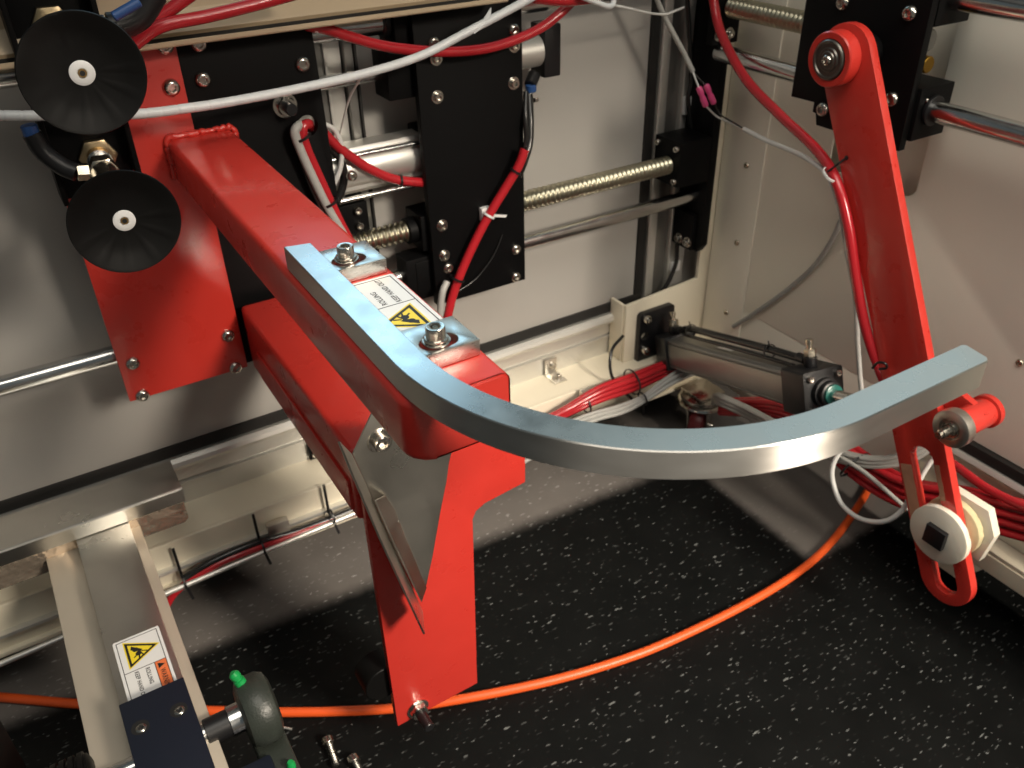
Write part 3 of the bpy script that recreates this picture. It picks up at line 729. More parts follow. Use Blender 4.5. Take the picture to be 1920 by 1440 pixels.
hub = lathe('hub', [(.0335, 0), (.0335, .020), (.032, .0215), (.025, .0215), (.0245, .017)], hc+V(.002, 0, 0), (-1, 0, 0), 'red', sa, 40)
lathe('bearing', [(.0240, 0), (.0240, .004), (.0225, .0055), (.0205, .005), (.0195, .0035), (.0150, .0035), (.0135, .005), (.0105, .005), (.0095, .0062), (.0075, .0062)], hc+V(-.0165, 0, 0), (-1, 0, 0), 'bearing', sa, 36)
bolt(hc+V(-.0225, 0, 0), (-1, 0, 0), .0068, sa, 'button')
rod('hub_spacer', hc+V(.0135, 0, 0), hc+V(.0548, 0, 0), .022, 'black', sa)
# worn bare patches along the slot
for s0, s1, t0, t1 in ((sl0+.028, sl0+.115, -hw+.0025, -swd-.0008), (sl0+.024, sl0+.075, swd+.0006, swd+.0085)):
    n = 10; lp = [AL(s0+(s1-s0)*i/n, t0+random.uniform(0, .0012)) for i in range(n+1)]+[AL(s1-(s1-s0)*i/n, t1-random.uniform(0, .0010)) for i in range(n+1)]
    plate('worn_patch', 'x', XA-.0003, XA+.0006, [lp], 'primer', sa, 0)
# roller stub welded beside the arm
bc = P(1786, 803, 'x', .905)
lug = plate('lug', 'x', XA+.0135, XA+.024, [[(bc.y-.014, bc.z-.012), (bc.y+.05, bc.z-.03), (bc.y+.05, bc.z+.03), (bc.y-.014, bc.z+.014)]], 'red', sa, .001)
rod('stub_tube', (.917, bc.y, bc.z), (.976, bc.y, bc.z), .0185, 'red', sa, 32)
lathe('stub_collar', [(.0185, 0), (.022, .001), (.022, .009), (.0185, .010)], (.968, bc.y, bc.z), (1, 0, 0), 'red', sa, 32)
rl = lathe('roller', [(.014, 0), (.0225, .0005), (.0248, .002), (.0252, .009), (.0248, .0155), (.0225, .017), (.0145, .0172), (.014, .013)], (.9165, bc.y, bc.z), (-1, 0, 0), 'roller', sa, 36)
lathe('roller_bolt', [(.011, 0), (.011, .004), (.0085, .0042), (.0085, .010), (.006, .0102), (.006, .022), (.0045, .0225), (.0045, .028)], (.9045, bc.y, bc.z), (-1, 0, 0), 'bolt', sa, 24)

# nylon slider in the slot
sd = P(1757, 1004, 'x', XA-.012)
ns = thing('nylon_slider', 'white nylon slider disc with black square peg in the swing arm slot', 'slider', sd)
def rough_disc(name, c, r, th, mt, par):
    bm = bmesh.new(); seg = 48; rings = []
    jit = [random.uniform(-1, 1) for _ in range(seg)]
    for rr, t, j in ((.96, 0, 0), (1, .001, .3), (1, th-.0012, 1), (.97, th, .8)):
        rings.append([bm.verts.new(c+V(t, (r*rr+j*jit[k]*.0007)*cos(2*pi*k/seg), (r*rr+j*jit[k]*.0007)*sin(2*pi*k/seg))) for k in range(seg)])
    for a, b in zip(rings, rings[1:]):
        for k in range(seg): bm.faces.new((a[k], a[(k+1) % seg], b[(k+1) % seg], b[k]))
    bm.faces.new(rings[0]); bm.faces.new(rings[-1])
    return finish(name, to_mesh(bm, name, 45), mt, par)
rough_disc('front_disc', sd, .042, .0105, 'nylon', ns)
rod('slider_core', sd+V(.0106, 0, 0), sd+V(.026, 0, 0), .0155, 'nylon', ns)
rough_disc('rear_disc', sd+V(.0262, 0, .002), .041, .012, 'yellowed', ns)
plate('rear_block', 'x', sd.x+.0386, sd.x+.052, [[(sd.y-.045, sd.z-.032), (sd.y+.034, sd.z-.032), (sd.y+.034, sd.z+.050), (sd.y-.034, sd.z+.050), (sd.y-.052, sd.z+.018)]], 'nylon', ns, .0015)
pg = box('square_peg', sd.x-.008, sd.x-.0003, sd.y-.0145, sd.y+.0145, sd.z-.0145, sd.z+.0145, 'blackp', ns, .001)

# ------------------------------------------------------------------ black and grey air cylinder pushing the swing arm
c0, c1 = V(.976, 1.066, .186), V(.898, .645, .350)
dv = (c1-c0).normalized(); Lc = (c1-c0).length
ac = thing('air_cylinder', 'grey square-bodied air cylinder with black end caps slanting up to the swing arm', 'air cylinder', c0-V(0, 0, .03))
side = dv.cross(V(0, 0, 1)).normalized(); up = side.cross(dv).normalized()
def oprism(name, loops, s0, s1, mt, par, bev=.001):
    o = plate(name, 'z', s0, s1, loops, mt, None, bev)
    mw = Matrix((side, up, dv)).transposed().to_4x4(); mw.translation = c0
    o.data.transform(mw); o.data.update(); return adopt(o, par)
def osec(h, r): return [rrect(-h, h, -h, h, r, 3)]
g = .0275
body = []
for k in range(4):
    A_ = radians(90*k)
    for (a, b) in ((g, -g*.80), (g-.0025, -g*.74), (g, -g*.68), (g+.001, 0), (g, g*.68), (g-.0025, g*.74), (g, g*.80), (g*.93, g*.93)):
        body.append((a*cos(A_)-b*sin(A_), a*sin(A_)+b*cos(A_)))
oprism('cylinder_body', [body], .058, Lc-.052, 'alu_grey', ac, .0006)
cap0 = oprism('rear_cap', osec(.032, .004), .020, .0575, 'blackp', ac, .0012)
cap1 = oprism('front_cap', osec(.0335, .004), Lc-.0515, Lc, 'blackp', ac, .0012)
for a in (-1, 1):
    for b in (-1, 1):
        bolt(c0+dv*Lc+side*(a*.0235)+up*(b*.0235), dv, .0048, cap1, 'socket', 'screw')
lathe('front_gland', [(.0215, 0), (.0215, .008), (.018, .0085), (.018, .017), (.0165, .018)], c1, dv, 'blackp', ac, 32)
lathe('rod_seal', [(.0145, 0), (.0145, .004), (.012, .005)], c1+dv*.018, dv, 'teal', ac, 28)
rod('piston_rod', c1+dv*.020, c1+dv*.135, .0085, 'chrome', ac)
mp0 = P(1203, 596, 'y', 1.078)
mtp = plate('mount_plate', 'y', 1.0785, 1.0895, [rrect(mp0.x-.002, mp0.x+.080, .152, mp0.z+.006, .008, 4), arc(mp0.x+.012, mp0.z-.044, .009, 0, 360, 14)[:-1]], 'blackp', ac, .0012)
for dx, dz in ((.012, -.006), (.012, -.072)):
    bolt((mp0.x+dx, 1.0785, mp0.z+dz), (0, -1, 0), .008, mtp, 'socket')
oprism('rear_pivot', [rrect(-.016, .016, -.024, .024, .003, 2)], -.008, .0195, 'blackp', ac, .001)
for s in (.040, Lc-.026):
    base = c0+dv*s+up*(.032 if s < .1 else .0335)
    fc = lathe('flow_control', [(.0085, 0), (.0095, .002), (.0095, .014), (.008, .015)], base, up, 'blackp', ac, 20)
    lathe('adjuster_hex', [(.0085, 0), (.009, .001), (.009, .010), (.0075, .0115)], base+up*.0152, up, 'nickel', ac, 24, (0, 1, 2, 3))
    lathe('adjuster_knob', [(.004, 0), (.004, .006), (.0055, .007), (.0055, .013), (.0045, .014)], base+up*.0268, up, 'nickel', ac, 20)
    rod('inlet', base+up*.008-side*0+dv*(.009 if s < .1 else -.009), base+up*.010+dv*(.026 if s < .1 else -.028), .0072, 'blackp', ac)
st0 = c0+dv*(Lc*.47)+up*(g+.0012)
bmq = bmesh.new(); vs = [bmq.verts.new(st0+side*a+dv*b) for a, b in ((-.004, -.022), (.008, -.022), (.008, .022), (-.004, .022))]; bmq.faces.new(vs)
finish('rating_sticker', to_mesh(bmq, 's'), 'white', ac)
hp = [c0+dv*.067+up*.042, c0+dv*.11+up*.050+side*.004, c0+dv*(Lc*.5)+up*.052+side*.012, c0+dv*(Lc-.11)+up*.048+side*.008, c0+dv*(Lc-.054)+up*.042]
tag(sweep('black_hose', hp, .0062, 'black_hose'), 'black air hose running along the top of the grey air cylinder', 'hose')
hp2 = [p+V(-.006, 0, -.012) if i else p+V(0, 0, -.004) for i, p in enumerate(hp)]
tag(sweep('black_cable', hp2, .0032, 'black_hose'), 'thin black cable tied under the hose on the grey air cylinder', 'cable')
for i in (1, 3): tag(zip_tie('zip_tie', hp[i]-V(0, 0, .003), dv, .010, None, tail=V(-.004, 0, .011)), ('black zip tie round the cylinder hose near the cabinet corner', 'black zip tie round the cylinder hose near the front cap')[i//2], 'zip tie')

# ------------------------------------------------------------------ lower-left feed arm
LZ = .285
la = thing('feed_slide', 'stainless feed arm on a wide plate at lower left, with warning label and black block', 'arm', (-.04, .7, .25))
box('top_plate', -.0675, -.0035, .55, 1.0, LZ-.022, LZ, 'sheet', la, .0012)
box('wide_plate', -.108, .0085, .585, 1.03, LZ-.034, LZ-.0225, 'plate_steel', la, .0015)
warning_label('warning_label', (-.0597, .7875, LZ), (0, -1, 0), (1, 0, 0), la)
blk = box('clamp_block', -.0680, -.0030, .52, .688, LZ+.0003, LZ+.014, 'blue_black', la, .0012)
for x, y in ((335, 1331), (263, 1364)):
    q = P(x, y, 'z', LZ+.014)
    lathe('counterbore', [(.0088, 0), (.0088, .0003), (.0075, .0003)], q-V(0, 0, .0001), (0, 0, 1), 'ink', blk, 24)
    bolt(q+V(.0005, -.001, -.0028), (0, 0, 1), .0066, blk, 'button')
# bent stainless lip across its far end
lip = thing('bent_lip', 'bent polished stainless lip lying across the far end of the feed arm', 'guide plate', (-.1, 1.0, .286))
zb = P(342, 913, 'y', .992).z
ytop = P(318, 867, 'z', zb+.006).y; xe = P(340, 913, 'y', .992).x
pr = [(.990, .2862), (.990, zb-.002), (.9915, zb-.0005), (ytop, zb+.006), (ytop, zb+.0085), (.9905, zb+.0020), (.9885, zb+.0012), (.9875, zb-.0008), (.9875, .2862)]
plate('lip_sheet', 'x', -.7, xe, [pr], 'sheet', lip, 0, ang=14)
xs = P(345, 940, 'y', 1.004).x
cs = thing('ribbed_strip', 'shiny crinkled metal strip with a groove under the bent stainless lip', 'strip', (-.1, 1.01, .235))
plate('strip_body', 'y', 1.004, 1.010, [[(-.7, .238), (xs-.006, .238), (xs, .244), (xs, .2845), (-.7, .2845)]], 'crinkle', cs, .0015)
box('strip_rib', -.7, xs-.002, 1.0005, 1.0037, .259, .2845, 'crinkle', cs, .001)
# shaft and pillow block
sh0 = P(385, 1378, 'z', .262); 
pb = thing('pillow_block', 'dark green-grey cast pillow block with green grease cap beside the feed arm', 'bearing', (.075, .6, .2))
yS = P(408, 1365, 'z', .262).y; zS = .262; pxa = P(462, 1330, 'z', .28).x
tag(rod('roller_shaft', (-.30, yS, zS), (pxa+.02, yS, zS), .0115, 'chrome'), 'chrome shaft end between the feed arm block and the pillow block', 'shaft')
lathe('shaft_sleeve', [(.0125, 0), (.0145, .001), (.0145, .036), (.0125, .037)], (-.001, yS, zS), (1, 0, 0), 'blackp', pb)
pxa = P(462, 1330, 'z', .28).x
lathe('housing', [(.026, 0), (.034, .003), (.038, .010), (.038, .026), (.034, .033), (.026, .036)], (pxa-.006, yS, zS), (1, 0, 0), 'iron', pb, 40)
lathe('inner_ring', [(.0118, 0), (.0165, .0005), (.0165, .014), (.0118, .0145)], (pxa-.019, yS, zS), (1, 0, 0), 'chrome', pb, 32)
box('housing_foot', pxa-.004, pxa+.030, yS-.075, yS+.03, zS-.062, zS-.034, 'iron', pb, .004, 3)
capc = P(440, 1292, 'z', zS+.04)
lathe('grease_cap', [(.006, 0), (.006, .006), (.0045, .0065), (.0045, .009), (.0056, .010), (.0056, .014), (.003, .017)], V(pxa+.004, yS+.012, zS+.034), V(-.3, .3, 1), 'green', pb, 20)
lathe('grease_cap', [(.0045, 0), (.0045, .006), (.003, .009)], V(pxa+.022, yS-.06, zS-.034), V(0, 0, 1), 'green', pb, 20)
# rubber drive roller left of the feed arm
dr = thing('rubber_roller', 'black ribbed rubber roller left of the feed arm at the picture bottom', 'roller', (-.15, yS, .22))
prf = [(.028, 0)]
for i in range(7): prf += [(.036, .002+i*.008), (.036, .0065+i*.008), (.033, .007+i*.008), (.033, .0095+i*.008)]
lathe('roller_tread', prf+[(.028, .06)], (-.165, yS, zS), (1, 0, 0), 'rubber', dr, 40, (), 30)
dp = thing('drive_stand', 'dark drive stand at the far left bottom corner', 'stand', (-.24, .75, 0))
box('stand_post', -.30, -.188, .60, .80, .001, .275, 'black', dp, .003)
box('stand_cap', -.29, -.200, .62, .72, .2755, .290, 'maroon', dp, .003)
under = thing('feed_stand', 'dark blue-black stand under the feed arm block', 'stand', (-.03, .6, 0))
box('stand_post', -.062, -.01, .56, .68, .001, .2505, 'blue_black', under, .003)
box('stand_bracket', .0, .05, .52, .60, .001, .235, 'blue_black', under, .003)

# ------------------------------------------------------------------ hoses and cables
def hose(name, pts, r, mt, label, cat='hose', group=None, ax=None, v=None, **k):
    return tag(sweep(name, px(pts, ax, v), r, mt, None, **k), label, cat, group)
hose('red_hose', [(575, 47), (615, 55), (660, 70), (730, 88), (830, 97), (920, 89), (1000, 60), (1050, 25), (1100, -25)], .0066, 'hose', 'red air hose sagging across the top of the middle black carriage plate', 'hose', None, 'y', 1.026)
wr = px([(-30, 216, 'y', .975), (70, 217, 'y', .972), (250, 214, 'y', .965), (350, 203, 'y', .965), (430, 191, 'y', .968), (560, 166, 'y', .975), (690, 136, 'y', .982), (790, 104, 'y', .985), (880, 58, 'y', .985), (985, 2, 'y', .985), (1030, -25, 'y', .985)])
tag(sweep('spiral_cable', wr, .0052, 'wrap', None, 12, 40, True, lambda d: 1.0 if (d % .016) > .0016 else .93), 'white spiral-wrapped cable sagging across the red plate and black carriage plates', 'cable')
tag(ribbon('tape_tail', px([(884, 60), (902, 42), (921, 13)], 'y', .984), px([(890, 64), (908, 48), (921, 30)], 'y', .980), 'wrap', None, .0006), 'white tape tail sticking out of the spiral-wrapped cable', 'tape')
tag(sweep('white_string', px([(676, 147, 'y', 1.0), (655, 185, 'y', 1.03), (640, 240, 'y', 1.06), (632, 275, 'y', 1.07)]), .0013, 'white_cable'), 'thin white string hanging from the spiral cable in front of the uprights', 'string')
# left hole bundle
hose('grey_hose', [(572, 234, 'y', 1.05), (560, 236, 'y', 1.034), (553, 250, 'y', 1.030), (565, 285, 'y', 1.030), (590, 340, 'y', 1.030), (615, 390, 'y', 1.030), (650, 450, 'y', 1.03)], .0058, 'grey_cable', 'grey cable coming out of the hole in the black plate beside the red arm', 'cable')
hose('red_hose', [(580, 238, 'y', 1.06), (578, 232, 'y', 1.040), (568, 240, 'y', 1.034), (572, 270, 'y', 1.034), (600, 335, 'y', 1.036), (632, 405, 'y', 1.036), (655, 450, 'y', 1.036)], .0062, 'hose', 'red air hose coming out of the hole in the black plate beside the grey cable')
hose('black_hose', [(556, 262, 'y', 1.038), (570, 310, 'y', 1.036), (585, 350, 'y', 1.036), (612, 410, 'y', 1.036)], .0045, 'black_hose', 'short black hose tied behind the grey cable at the plate hole')
for i, (x, y) in enumerate(((562, 256), (614, 378))):
    tag(zip_tie('zip_tie', P(x+4, y, 'y', 1.033), V(.35, 0, -.9), .0108, None), ('black zip tie round the grey cable just below the plate hole', 'black zip tie round the grey cable next to the red arm edge')[i], 'zip tie')
hose('red_hose', [(608, 250), (628, 270), (650, 288), (690, 315), (740, 336), (800, 343)], .0066, 'hose', 'red air hose crossing in front of the silver air cylinder', 'hose', None, 'y', 1.045+.02)
tag(zip_tie('zip_tie', P(750, 338, 'y', 1.065), V(1, 0, -.15), .0068, None), 'black zip tie on the red hose in front of the silver air cylinder', 'zip tie')
hose('clear_hose', [(608, 232, 'y', 1.068), (628, 245, 'y', 1.066), (640, 275, 'y', 1.064), (638, 315, 'y', 1.064), (622, 355, 'y', 1.066)], .0034, 'white_cable', 'thin pale hose looping out from behind the black plate edge')
hose('black_hose', [(612, 268, 'y', 1.072), (638, 300, 'y', 1.070), (645, 335, 'y', 1.070), (635, 370, 'y', 1.07), (615, 395, 'y', 1.07)], .0055, 'black_hose', 'black hose loop behind the thin pale hose')
# centre plate hose
ch = [(984, 280, 'y', 1.030), (972, 312, 'y', 1.030), (948, 352, 'y', 1.034), (912, 412, 'y', 1.036), (878, 480, 'y', 1.036), (852, 545, 'y', 1.036), (838, 600, 'y', 1.036), (826, 660, 'y', 1.05), (815, 730, 'y', 1.07)]
hose('red_hose', ch, .0068, 'hose', 'red air hose slanting down across the middle black carriage plate')
hose('black_hose', [(992, 178, 'y', 1.065), (994, 220, 'y', 1.050), (993, 265, 'y', 1.040), (984, 300, 'y', 1.034), (972, 330, 'y', 1.040)], .0055, 'black_hose', 'glossy black hose dropping from the solenoid valve')
hose('black_hose', [(986, 172, 'y', 1.06), (985, 220, 'y', 1.044), (987, 262, 'y', 1.040), (978, 300, 'y', 1.044)], .004, 'black_hose', 'thinner black hose dropping beside the solenoid valve')
hose('grey_cable', [(838, 528, 'y', 1.040), (829, 552, 'y', 1.034), (824, 600, 'y', 1.034)], .0052, 'grey_cable', 'short grey cable stub beside the red hose at the plate bottom', 'cable')
hose('black_wire', [(942, 440, 'y', 1.048), (925, 480, 'y', 1.044), (895, 520, 'y', 1.042), (862, 545, 'y', 1.040)], .0010, 'black_hose', 'hair-thin black wire arching over the middle carriage plate', 'wire')
p, d = along(px(ch), .375)
tag(zip_tie('zip_tie', p, d, .0082, None, 'white', V(.022, 0, -.006)), 'white zip tie round the red hose on the middle carriage plate', 'zip tie')
q = P(908, 398, 'y', YC)
tag(box('cable_anchor', q.x-.009, q.x+.006, YC-.010, YC-.0003, q.z-.010, q.z+.010, 'white', None, .001), 'small white cable anchor screwed to the middle carriage plate', 'anchor')
p, d = along(px(ch), .60)
tag(zip_tie('zip_tie', p+V(-.003, 0, 0), d, .0105, None), 'black zip tie round red hose and grey cable at the plate bottom', 'zip tie')
p, d = along(px(ch), .165)
tag(zip_tie('zip_tie', p, d, .0078, None), 'black zip tie round the red hose near the black hoses', 'zip tie')
# right wall hose and cable
rh = [(1335, -40, 'x', 1.0), (1340, 15, 'x', 1.0), (1356, 72, 'x', .99), (1400, 150, 'x', .98), (1465, 218, 'x', .965), (1530, 280, 'x', .945), (1566, 335, 'x', .925), (1590, 420, 'x', .922), (1605, 520, 'x', .924), (1622, 610, 'x', .928), (1648, 690, 'x', .935), (1680, 760, 'x', .95)]
hose('red_hose', rh, .0072, 'hose', 'red air hose swooping down to the swing arm and along its edge')
gc = [(1225, -20, 'y', 1.06), (1245, 30, 'y', 1.06), (1280, 95, 'y', 1.05), (1299, 134, 'y', 1.04)]
hose('grey_cable', gc, .0040, 'grey_cable', 'grey sensor cable coming down to the pink crimp connectors', 'cable')
gc2 = [(1395, 242, 'x', .985), (1440, 265, 'x', .975), (1500, 290, 'x', .955), (1540, 316, 'x', .935), (1556, 335, 'x', .924), (1575, 395, 'x', .93), (1588, 470, 'x', .95), (1604, 560, 'x', .96), (1608, 640, 'x', .97), (1614, 720, 'x', .98), (1625, 800, 'x', .99)]
hose('grey_cable', gc2, .0036, 'white_cable', 'pale sensor cable running from the pink crimps to the swing arm', 'cable')
for i, (off, mt) in enumerate(((0, 'white_cable'), (15, 'black_hose'))):
    a = P(1310+off*.9, 163-off*.3, 'y', 1.025); b = P(1325+off*.9, 203-off*.6, 'y', 1.015)
    t = thing('crimp_connector', ('pink crimp connector joining the white sensor wires', 'pink crimp connector joining the black sensor wires')[i], 'connector', b)
    lathe('sleeve', [(.0036, 0), (.0050, .002), (.0050, .010), (.0041, .0125), (.0041, .017), (.0050, .0195), (.0050, .030), (.0038, .033)], a, b-a, 'pink', t, 18)
    tag(sweep('thin_wire', [P(1299, 134, 'y', 1.04), P(1304+off*.5, 148, 'y', 1.032), a+(b-a)*.1], .0014, mt), ('thin white wire entering the pink crimp', 'thin black wire entering the pink crimp')[i], 'wire')
    e = P(1395, 242, 'x', .985)
    tag(sweep('thin_wire', [a+(b-a)*.9, P(1345+off*.4, 219-off*.3, 'x', 1.0), P(1372, 231-off*.2, 'x', .992), e], .0014, mt), ('thin white wire leaving the pink crimp towards the pale cable', 'thin black wire leaving the pink crimp towards the pale cable')[i], 'wire')
tag(sweep('white_string', px([(1140, 8, 'y', .99), (1170, 14, 'y', .995), (1215, 24, 'y', 1.04), (1247, 27, 'y', 1.055), (1262, 22, 'y', 1.06), (1282, 14, 'y', 1.07)]), .0018, 'white_cable'), 'thin white string tied between the hoses and the grey sensor cable', 'string')
tag(sweep('cable_loop', px([(1085, -8, 'y', .985), (1115, 3, 'y', .98), (1140, 12, 'y', .98), (1150, 5, 'y', .985), (1150, -20, 'y', .99)]), .0038, 'wrap'), 'end loop of white cable by the upper red hose', 'cable')
hose('red_hose', [(1000, -6, 'y', 1.0), (1060, 0, 'y', 1.0), (1120, -6, 'y', 1.0)], .008, 'hose', 'short red hose bend at the very top behind the white cable loop')
p, d = along(px(rh), .60)
tag(zip_tie('zip_tie', P(1559, 328, 'x', .924), V(-.15, .45, -.85), .0125, None, 'white'), 'white zip tie holding red hose and pale cable to the swing arm', 'zip tie')
tag(sweep('zip_tie', px([(1552, 322, 'x', .921), (1568, 310, 'x', .921), (1586, 296, 'x', .9285)]), .0014, 'blackp'), 'black zip tie threaded through a small hole in the swing arm', 'zip tie')
q = P(1587, 296, 'x', XA); lathe('tie_hole', [(.003, 0), (.003, .0004), (.002, .0004)], q, (-1, 0, 0), 'ink', sa)
tag(sweep('zip_tie', px([(1636, 690, 'x', .918), (1646, 680, 'x', .914), (1660, 682, 'x', .914), (1662, 690, 'x', .922), (1648, 692, 'x', .918)]), .0018, 'blackp'), 'black zip tie loop on the swing arm edge above the curved bar', 'zip tie')
hose('grey_cable', [(1582, 400, 'x', 1.08), (1560, 450, 'x', 1.08), (1525, 500, 'x', 1.083), (1470, 548, 'x', 1.083), (1410, 590, 'x', 1.083), (1375, 612, 'x', 1.083)], .0040, 'grey_cable', 'grey cable curving across the cream right wall behind the swing arm', 'cable')
hose('black_cable', [(1288, -20, 'y', 1.11), (1292, 60, 'y', 1.108), (1296, 150, 'y', 1.108), (1290, 185, 'y', 1.108), (1296, 240, 'y', 1.11)], .0040, 'black_hose', 'black cable hanging down the aluminium corner upright', 'cable')
hose('black_cable', [(1270, 450, 'y', 1.118), (1268, 490, 'y', 1.116), (1255, 525, 'y', 1.116), (1238, 552, 'y', 1.118)], .0040, 'black_hose', 'black cable below the corner bracket, tied to a white anchor', 'cable')
q = P(1264, 498, 'y', 1.125)
tag(box('cable_anchor', q.x-.010, q.x+.010, 1.119, 1.1255, q.z-.010, q.z+.010, 'white', None, .001), 'small white cable anchor below the corner bracket', 'anchor')
q = P(1287, 195, 'y', 1.125)
tag(box('cable_anchor', q.x-.010, q.x+.008, 1.118, 1.1255, q.z-.016, q.z+.014, 'white', None, .002), 'white cable anchor on the corner upright beside the black cable', 'anchor')
hose('black_cable', [(1168, 630, 'y', 1.08), (1148, 655, 'y', 1.06), (1144, 690, 'y', 1.045), (1155, 720, 'y', 1.035), (1185, 748, 'y', 1.03)], .0030, 'black_hose', 'thin black cable looping down to the red hose bundle on the base', 'cable')
# base bundle of red hoses, left of the caster
G1 = 'red hoses bundled along the cabinet base'
for i in range(8):
    dy, dz = (i % 3)*.0105-.010, (i//3)*.0095
    sp = (1, .4)[0]
    pts = [V(.375, 1.035+dy*.5, .105+dz*.5), P(1000, 800, 'y', 1.035)+V(0, dy*.5, dz*.5-.006), P(1062, 773, 'y', 1.03)+V(0, dy*.5, dz*.5), P(1120, 745, 'y', 1.03)+V(0, dy, dz), P(1185, 722, 'y', 1.03)+V(0, dy*1.2, dz*1.1), P(1245, 697, 'y', 1.03)+V(0, dy, dz), P(1330, 668, 'y', 1.03)+V(0, dy, dz-.004)]
    tag(sweep('red_hose', pts, .0055, 'hose'), 'red air hose in the bundle along the cream base skirt', 'hose', G1)
G2 = 'grey cables beside the red hose bundle'
for i in range(5):
    o = V(0, -.007*(i % 3), .006*(i//3)-.001*i)
    pts = [V(.375, 1.030, .104)+o*.6, V(.60, 1.022, .098)+o*.8, P(1060, 800, 'y', 1.0)+o, P(1110, 778, 'y', 1.0)+o, P(1160, 764, 'y', 1.0)+o, P(1205, 745, 'y', 1.0)+o*.7, P(1245, 715, 'y', 1.0)+o, P(1290, 690, 'y', 1.0)+o*1.3, P(1340, 682, 'y', .99)+o]
    tag(sweep('grey_cable', pts, .0036, 'grey_cable'), 'grey cable in the loose strand beside the red hoses on the base', 'cable', G2)
for i, (x, y, r, f_) in enumerate(((1185, 722, .024, 'black zip tie squeezing the red hose bundle next to the thin black cable'), (1098, 764, .016, 'black zip tie squeezing the red hose bundle near the curved bar'))):
    tag(zip_tie('zip_tie', P(x, y-6, 'y', 1.028), V(1, 0, .05), r, None), f_, 'zip tie')
tag(zip_tie('zip_tie', P(1205, 748, 'y', .994), V(1, 0, .1), .012, None, tail=V(0, -.004, -.020)), 'black zip tie round the grey cable strand with its tail pointing down', 'zip tie')
hose('black_cable', [(1040, 790, 'y', 1.045), (1100, 760, 'y', 1.045), (1160, 732, 'y', 1.045), (1260, 690, 'y', 1.045)], .006, 'black_hose', 'black cable between the cream skirt and the red hose bundle', 'cable')
# bundle on the right, continuing to the right wall
G3 = 'red hoses along the right wall base'
for i in range(8):
    dz = (i % 4)*.0125-.018; dy = (i//4)*.013
    j = random.uniform(-.002, .002)
    pts = [V(1.0, .93, .115)+V(dy, 0, dz*.6), P(1480, 775, 'x', 1.01)+V(dy, 0, dz*.7), P(1600, 872, 'x', 1.0)+V(dy, 0, dz), P(1690, 925, 'x', 1.0)+V(dy, 0, dz+j), P(1800, 950, 'x', 1.015)+V(dy, 0, dz*1.2+j), P(1930, 985, 'x', 1.03)+V(dy, 0, dz*1.25), P(2010, 1010, 'x', 1.03)+V(dy, 0, dz), V(1.03+dy, .1, .16+dz), V(1.03+dy, -.18, .16+dz)]
    tag(sweep('red_hose', pts, .0062, 'hose'), 'red air hose in the bundle behind the swing arm slot', 'hose', G3)
G4 = 'grey cables behind the swing arm'
for i in range(6):
    o = V(.006*(i % 2), 0, .007*(i//2)-.006)
    pts = [V(1.0, .95, .120)+o, P(1345, 750, 'x', .97)+o, P(1400, 775, 'x', .98)+o, P(1500, 828, 'x', .98)+o, P(1590, 862, 'x', .985)+o, P(1660, 868, 'x', 1.0)+o, P(1720, 850, 'x', 1.02)+o*1.5, P(1760, 822, 'x', 1.04)+o]
    tag(sweep('grey_cable', pts, .0042, 'grey_cable'), 'grey cable in the strand looping behind the swing arm', 'cable', G4)
tag(zip_tie('zip_tie', P(1602, 872, 'x', .992), V(0, -.8, -.3), .026, None), 'black zip tie gathering the red hoses left of the swing arm', 'zip tie')
hose('grey_cable', [(1560, 848, 'x', .972), (1620, 885, 'x', .972), (1690, 945, 'x', .975), (1705, 955, 'x', .98)], .0034, 'grey_cable', 'single thin grey cable lying over the red hoses beside the arm', 'cable')
wc = [(1580, 838, 'x', .965), (1562, 872, 'x', .95), (1562, 905, 'x', .945), (1578, 945, 'x', .94), (1612, 972, 'x', .935), (1655, 978, 'x', .935), (1690, 958, 'x', .945), (1715, 915, 'x', .97), (1742, 870, 'x', .99), (1760, 850, 'x', 1.0)]
hose('white_cable', wc, .0038, 'white_cable', 'white cable looping low beside the slot of the swing arm', 'cable')
hose('red_hose', [(1745, 845, 'x', 1.045), (1790, 872, 'x', 1.03), (1850, 915, 'x', 1.02), (1925, 952, 'x', 1.01), (1990, 975, 'x', 1.0), (2300, 1080, 'x', 1.0)], .0066, 'hose', 'glossy red hose running alone across the right base rail')
# cable bundle clipped under the left skirt
hose('black_cable', [(345, 1085, 'y', 1.04), (400, 1052, 'y', 1.04), (480, 1018, 'y', 1.04), (560, 995, 'y', 1.04), (640, 965, 'y', 1.04), (720, 930, 'y', 1.04)], .006, 'black_hose', 'black cable clipped under the cream base skirt left of the foot plate', 'cable')
hose('red_hose', [(300, 1165, 'y', 1.035), (330, 1110, 'y', 1.036), (400, 1062, 'y', 1.036), (480, 1028, 'y', 1.036), (560, 1000, 'y', 1.036), (700, 950, 'y', 1.036)], .0055, 'hose', 'dark red hose clipped under the cream base skirt left of the foot plate')
tag(rod('support_wire', P(-200, 1330, 'y', 1.03), P(800, 905, 'y', 1.03), .0042, 'alu'), 'straight pale metal rod running under the cream base skirt', 'rod')
for i, (x, y) in enumerate(((345, 1090), (492, 1025), (622, 968))):
    q = P(x, y, 'y', 1.034)
    t = thing('cable_clip', ('black cable strap on the base skirt nearest the feed arm', 'black cable strap on the base skirt between two others', 'black cable strap on the base skirt nearest the foot plate')[i], 'strap', q)
    box('strap_band', q.x-.002, q.x+.002, 1.046, 1.0495, q.z-.004, q.z+.055, 'blackp', t, .0005)
    zip_tie('strap_loop', q, V(1, 0, 0), .011, t, tail=V(.003, -.006, -.022))
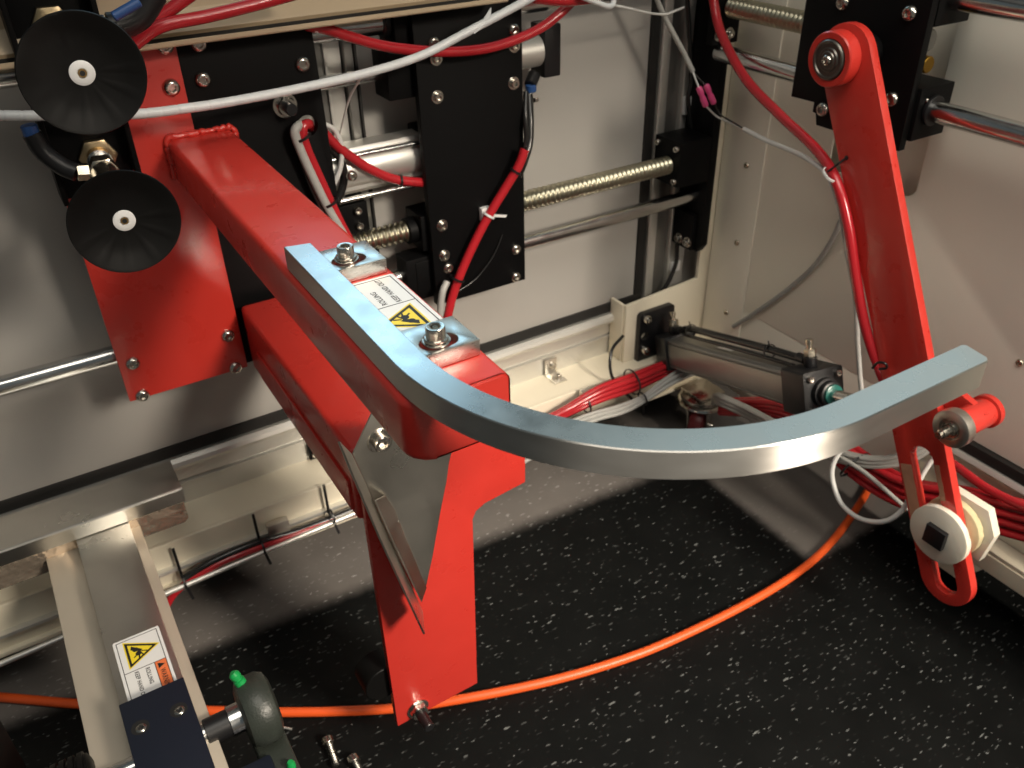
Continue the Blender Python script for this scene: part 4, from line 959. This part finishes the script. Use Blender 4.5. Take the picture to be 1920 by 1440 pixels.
for i, (x, y) in enumerate(((520, 985), (1102, 736))):
    q = P(x, y, 'y', 1.048)
    tag(box('edge_clip', q.x-.017, q.x+.017, 1.040, 1.0515, q.z-.020, q.z+.010, 'sheet', None, .0015), ('folded metal edge clip on the left part of the base skirt', 'folded metal edge clip on the base skirt beside the red hose bundle')[i], 'clip')

# orange cable on the floor
oc = [(-60, 1302), (20, 1309), (150, 1320), (300, 1329), (410, 1333), (500, 1335), (620, 1334), (740, 1328), (850, 1313), (1000, 1284), (1130, 1249), (1250, 1205), (1400, 1132), (1500, 1070), (1560, 1015), (1610, 948), (1645, 890), (1690, 840)]
hose('orange_cable', oc, .0068, 'orange', 'orange cable lying in a long curve across the speckled floor', 'cable', None, 'z', .0068)
# loose screws
def loose(x0, y0, x1, y1, label):
    a, b = P(x0, y0, 'z', .0078), P(x1, y1, 'z', .006); d = (b-a).normalized()
    t = thing('loose_screw', label, 'screw', a)
    lathe('head', [(.0072, 0), (.008, .0007), (.008, .0092), (.0072, .010)], a, d, 'bolt', t)
    lathe('socket', [(.0042, 0), (.0042, .0004), (.003, .0004)], a-d*.0001, -d, 'ink', t, 24, (0, 1, 2))
    pr = [(.0050, 0)]
    for i in range(int((b-a).length/.0016)-6): pr += [(.0058, .0004+i*.0016), (.0050, .0012+i*.0016)]
    lathe('thread', pr, a+d*.0101, d, 'bolt', t, 16, (), 60)
loose(613, 1385, 631, 1437, 'loose cap screw standing head-up on the black floor beside the foot plate')
loose(660, 1419, 676, 1450, 'second loose screw cut off by the bottom edge of the picture')
tag(sweep('metal_scrap', px([(518, 1362), (532, 1364), (547, 1367)], 'z', .0016), .0016, 'alu'), 'tiny pale scrap lying on the floor below the orange cable', 'scrap')

# caster under the corner
q = P(1318, 730, 'z', .105)
ct = thing('caster', 'swivel caster with dark maroon wheel under the cabinet corner', 'caster', (q.x, q.y, 0))
lathe('swivel_cup', [(.034, 0), (.046, .002), (.048, .005), (.046, .009), (.038, .012), (.042, .014), (.042, .020), (.03, .024)], (q.x, q.y, .076), (0, 0, 1), 'bolt', ct, 40)
box('top_plate', q.x-.030, q.x+.030, q.y-.030, q.y+.030, .1005, .106, 'bolt', ct, .002)
wd_ = V(.5, -.86, 0).normalized()
lathe('wheel', [(.028, 0), (.036, .003), (.038, .010), (.038, .020), (.036, .027), (.028, .030)], V(q.x-.012, q.y-.012, .038)-wd_*.015, wd_, 'maroon', ct, 40)
for s in (-1, 1):
    c = V(q.x-.012, q.y-.012, .038)+wd_*(.0195*s)
    u2 = V(0, 0, 1).cross(wd_)
    bmq = bmesh.new()
    lp = [c+u2*a+V(0, 0, b)+wd_*w for w in (-.0015, .0015) for a, b in ((-.012, -.008), (.012, -.008), (.026, .038), (-.02, .038))]
    vs = [bmq.verts.new(p) for p in lp]
    for f_ in ((0, 1, 2, 3), (4, 5, 6, 7), (0, 1, 5, 4), (1, 2, 6, 5), (2, 3, 7, 6), (3, 0, 4, 7)): bmq.faces.new([vs[i] for i in f_])
    finish('fork_side', to_mesh(bmq, 'fork'), 'bolt', ct)
bolt(V(q.x-.012, q.y-.012, .038)+wd_*.021, wd_, .006, ct, 'socket', 'axle_bolt')
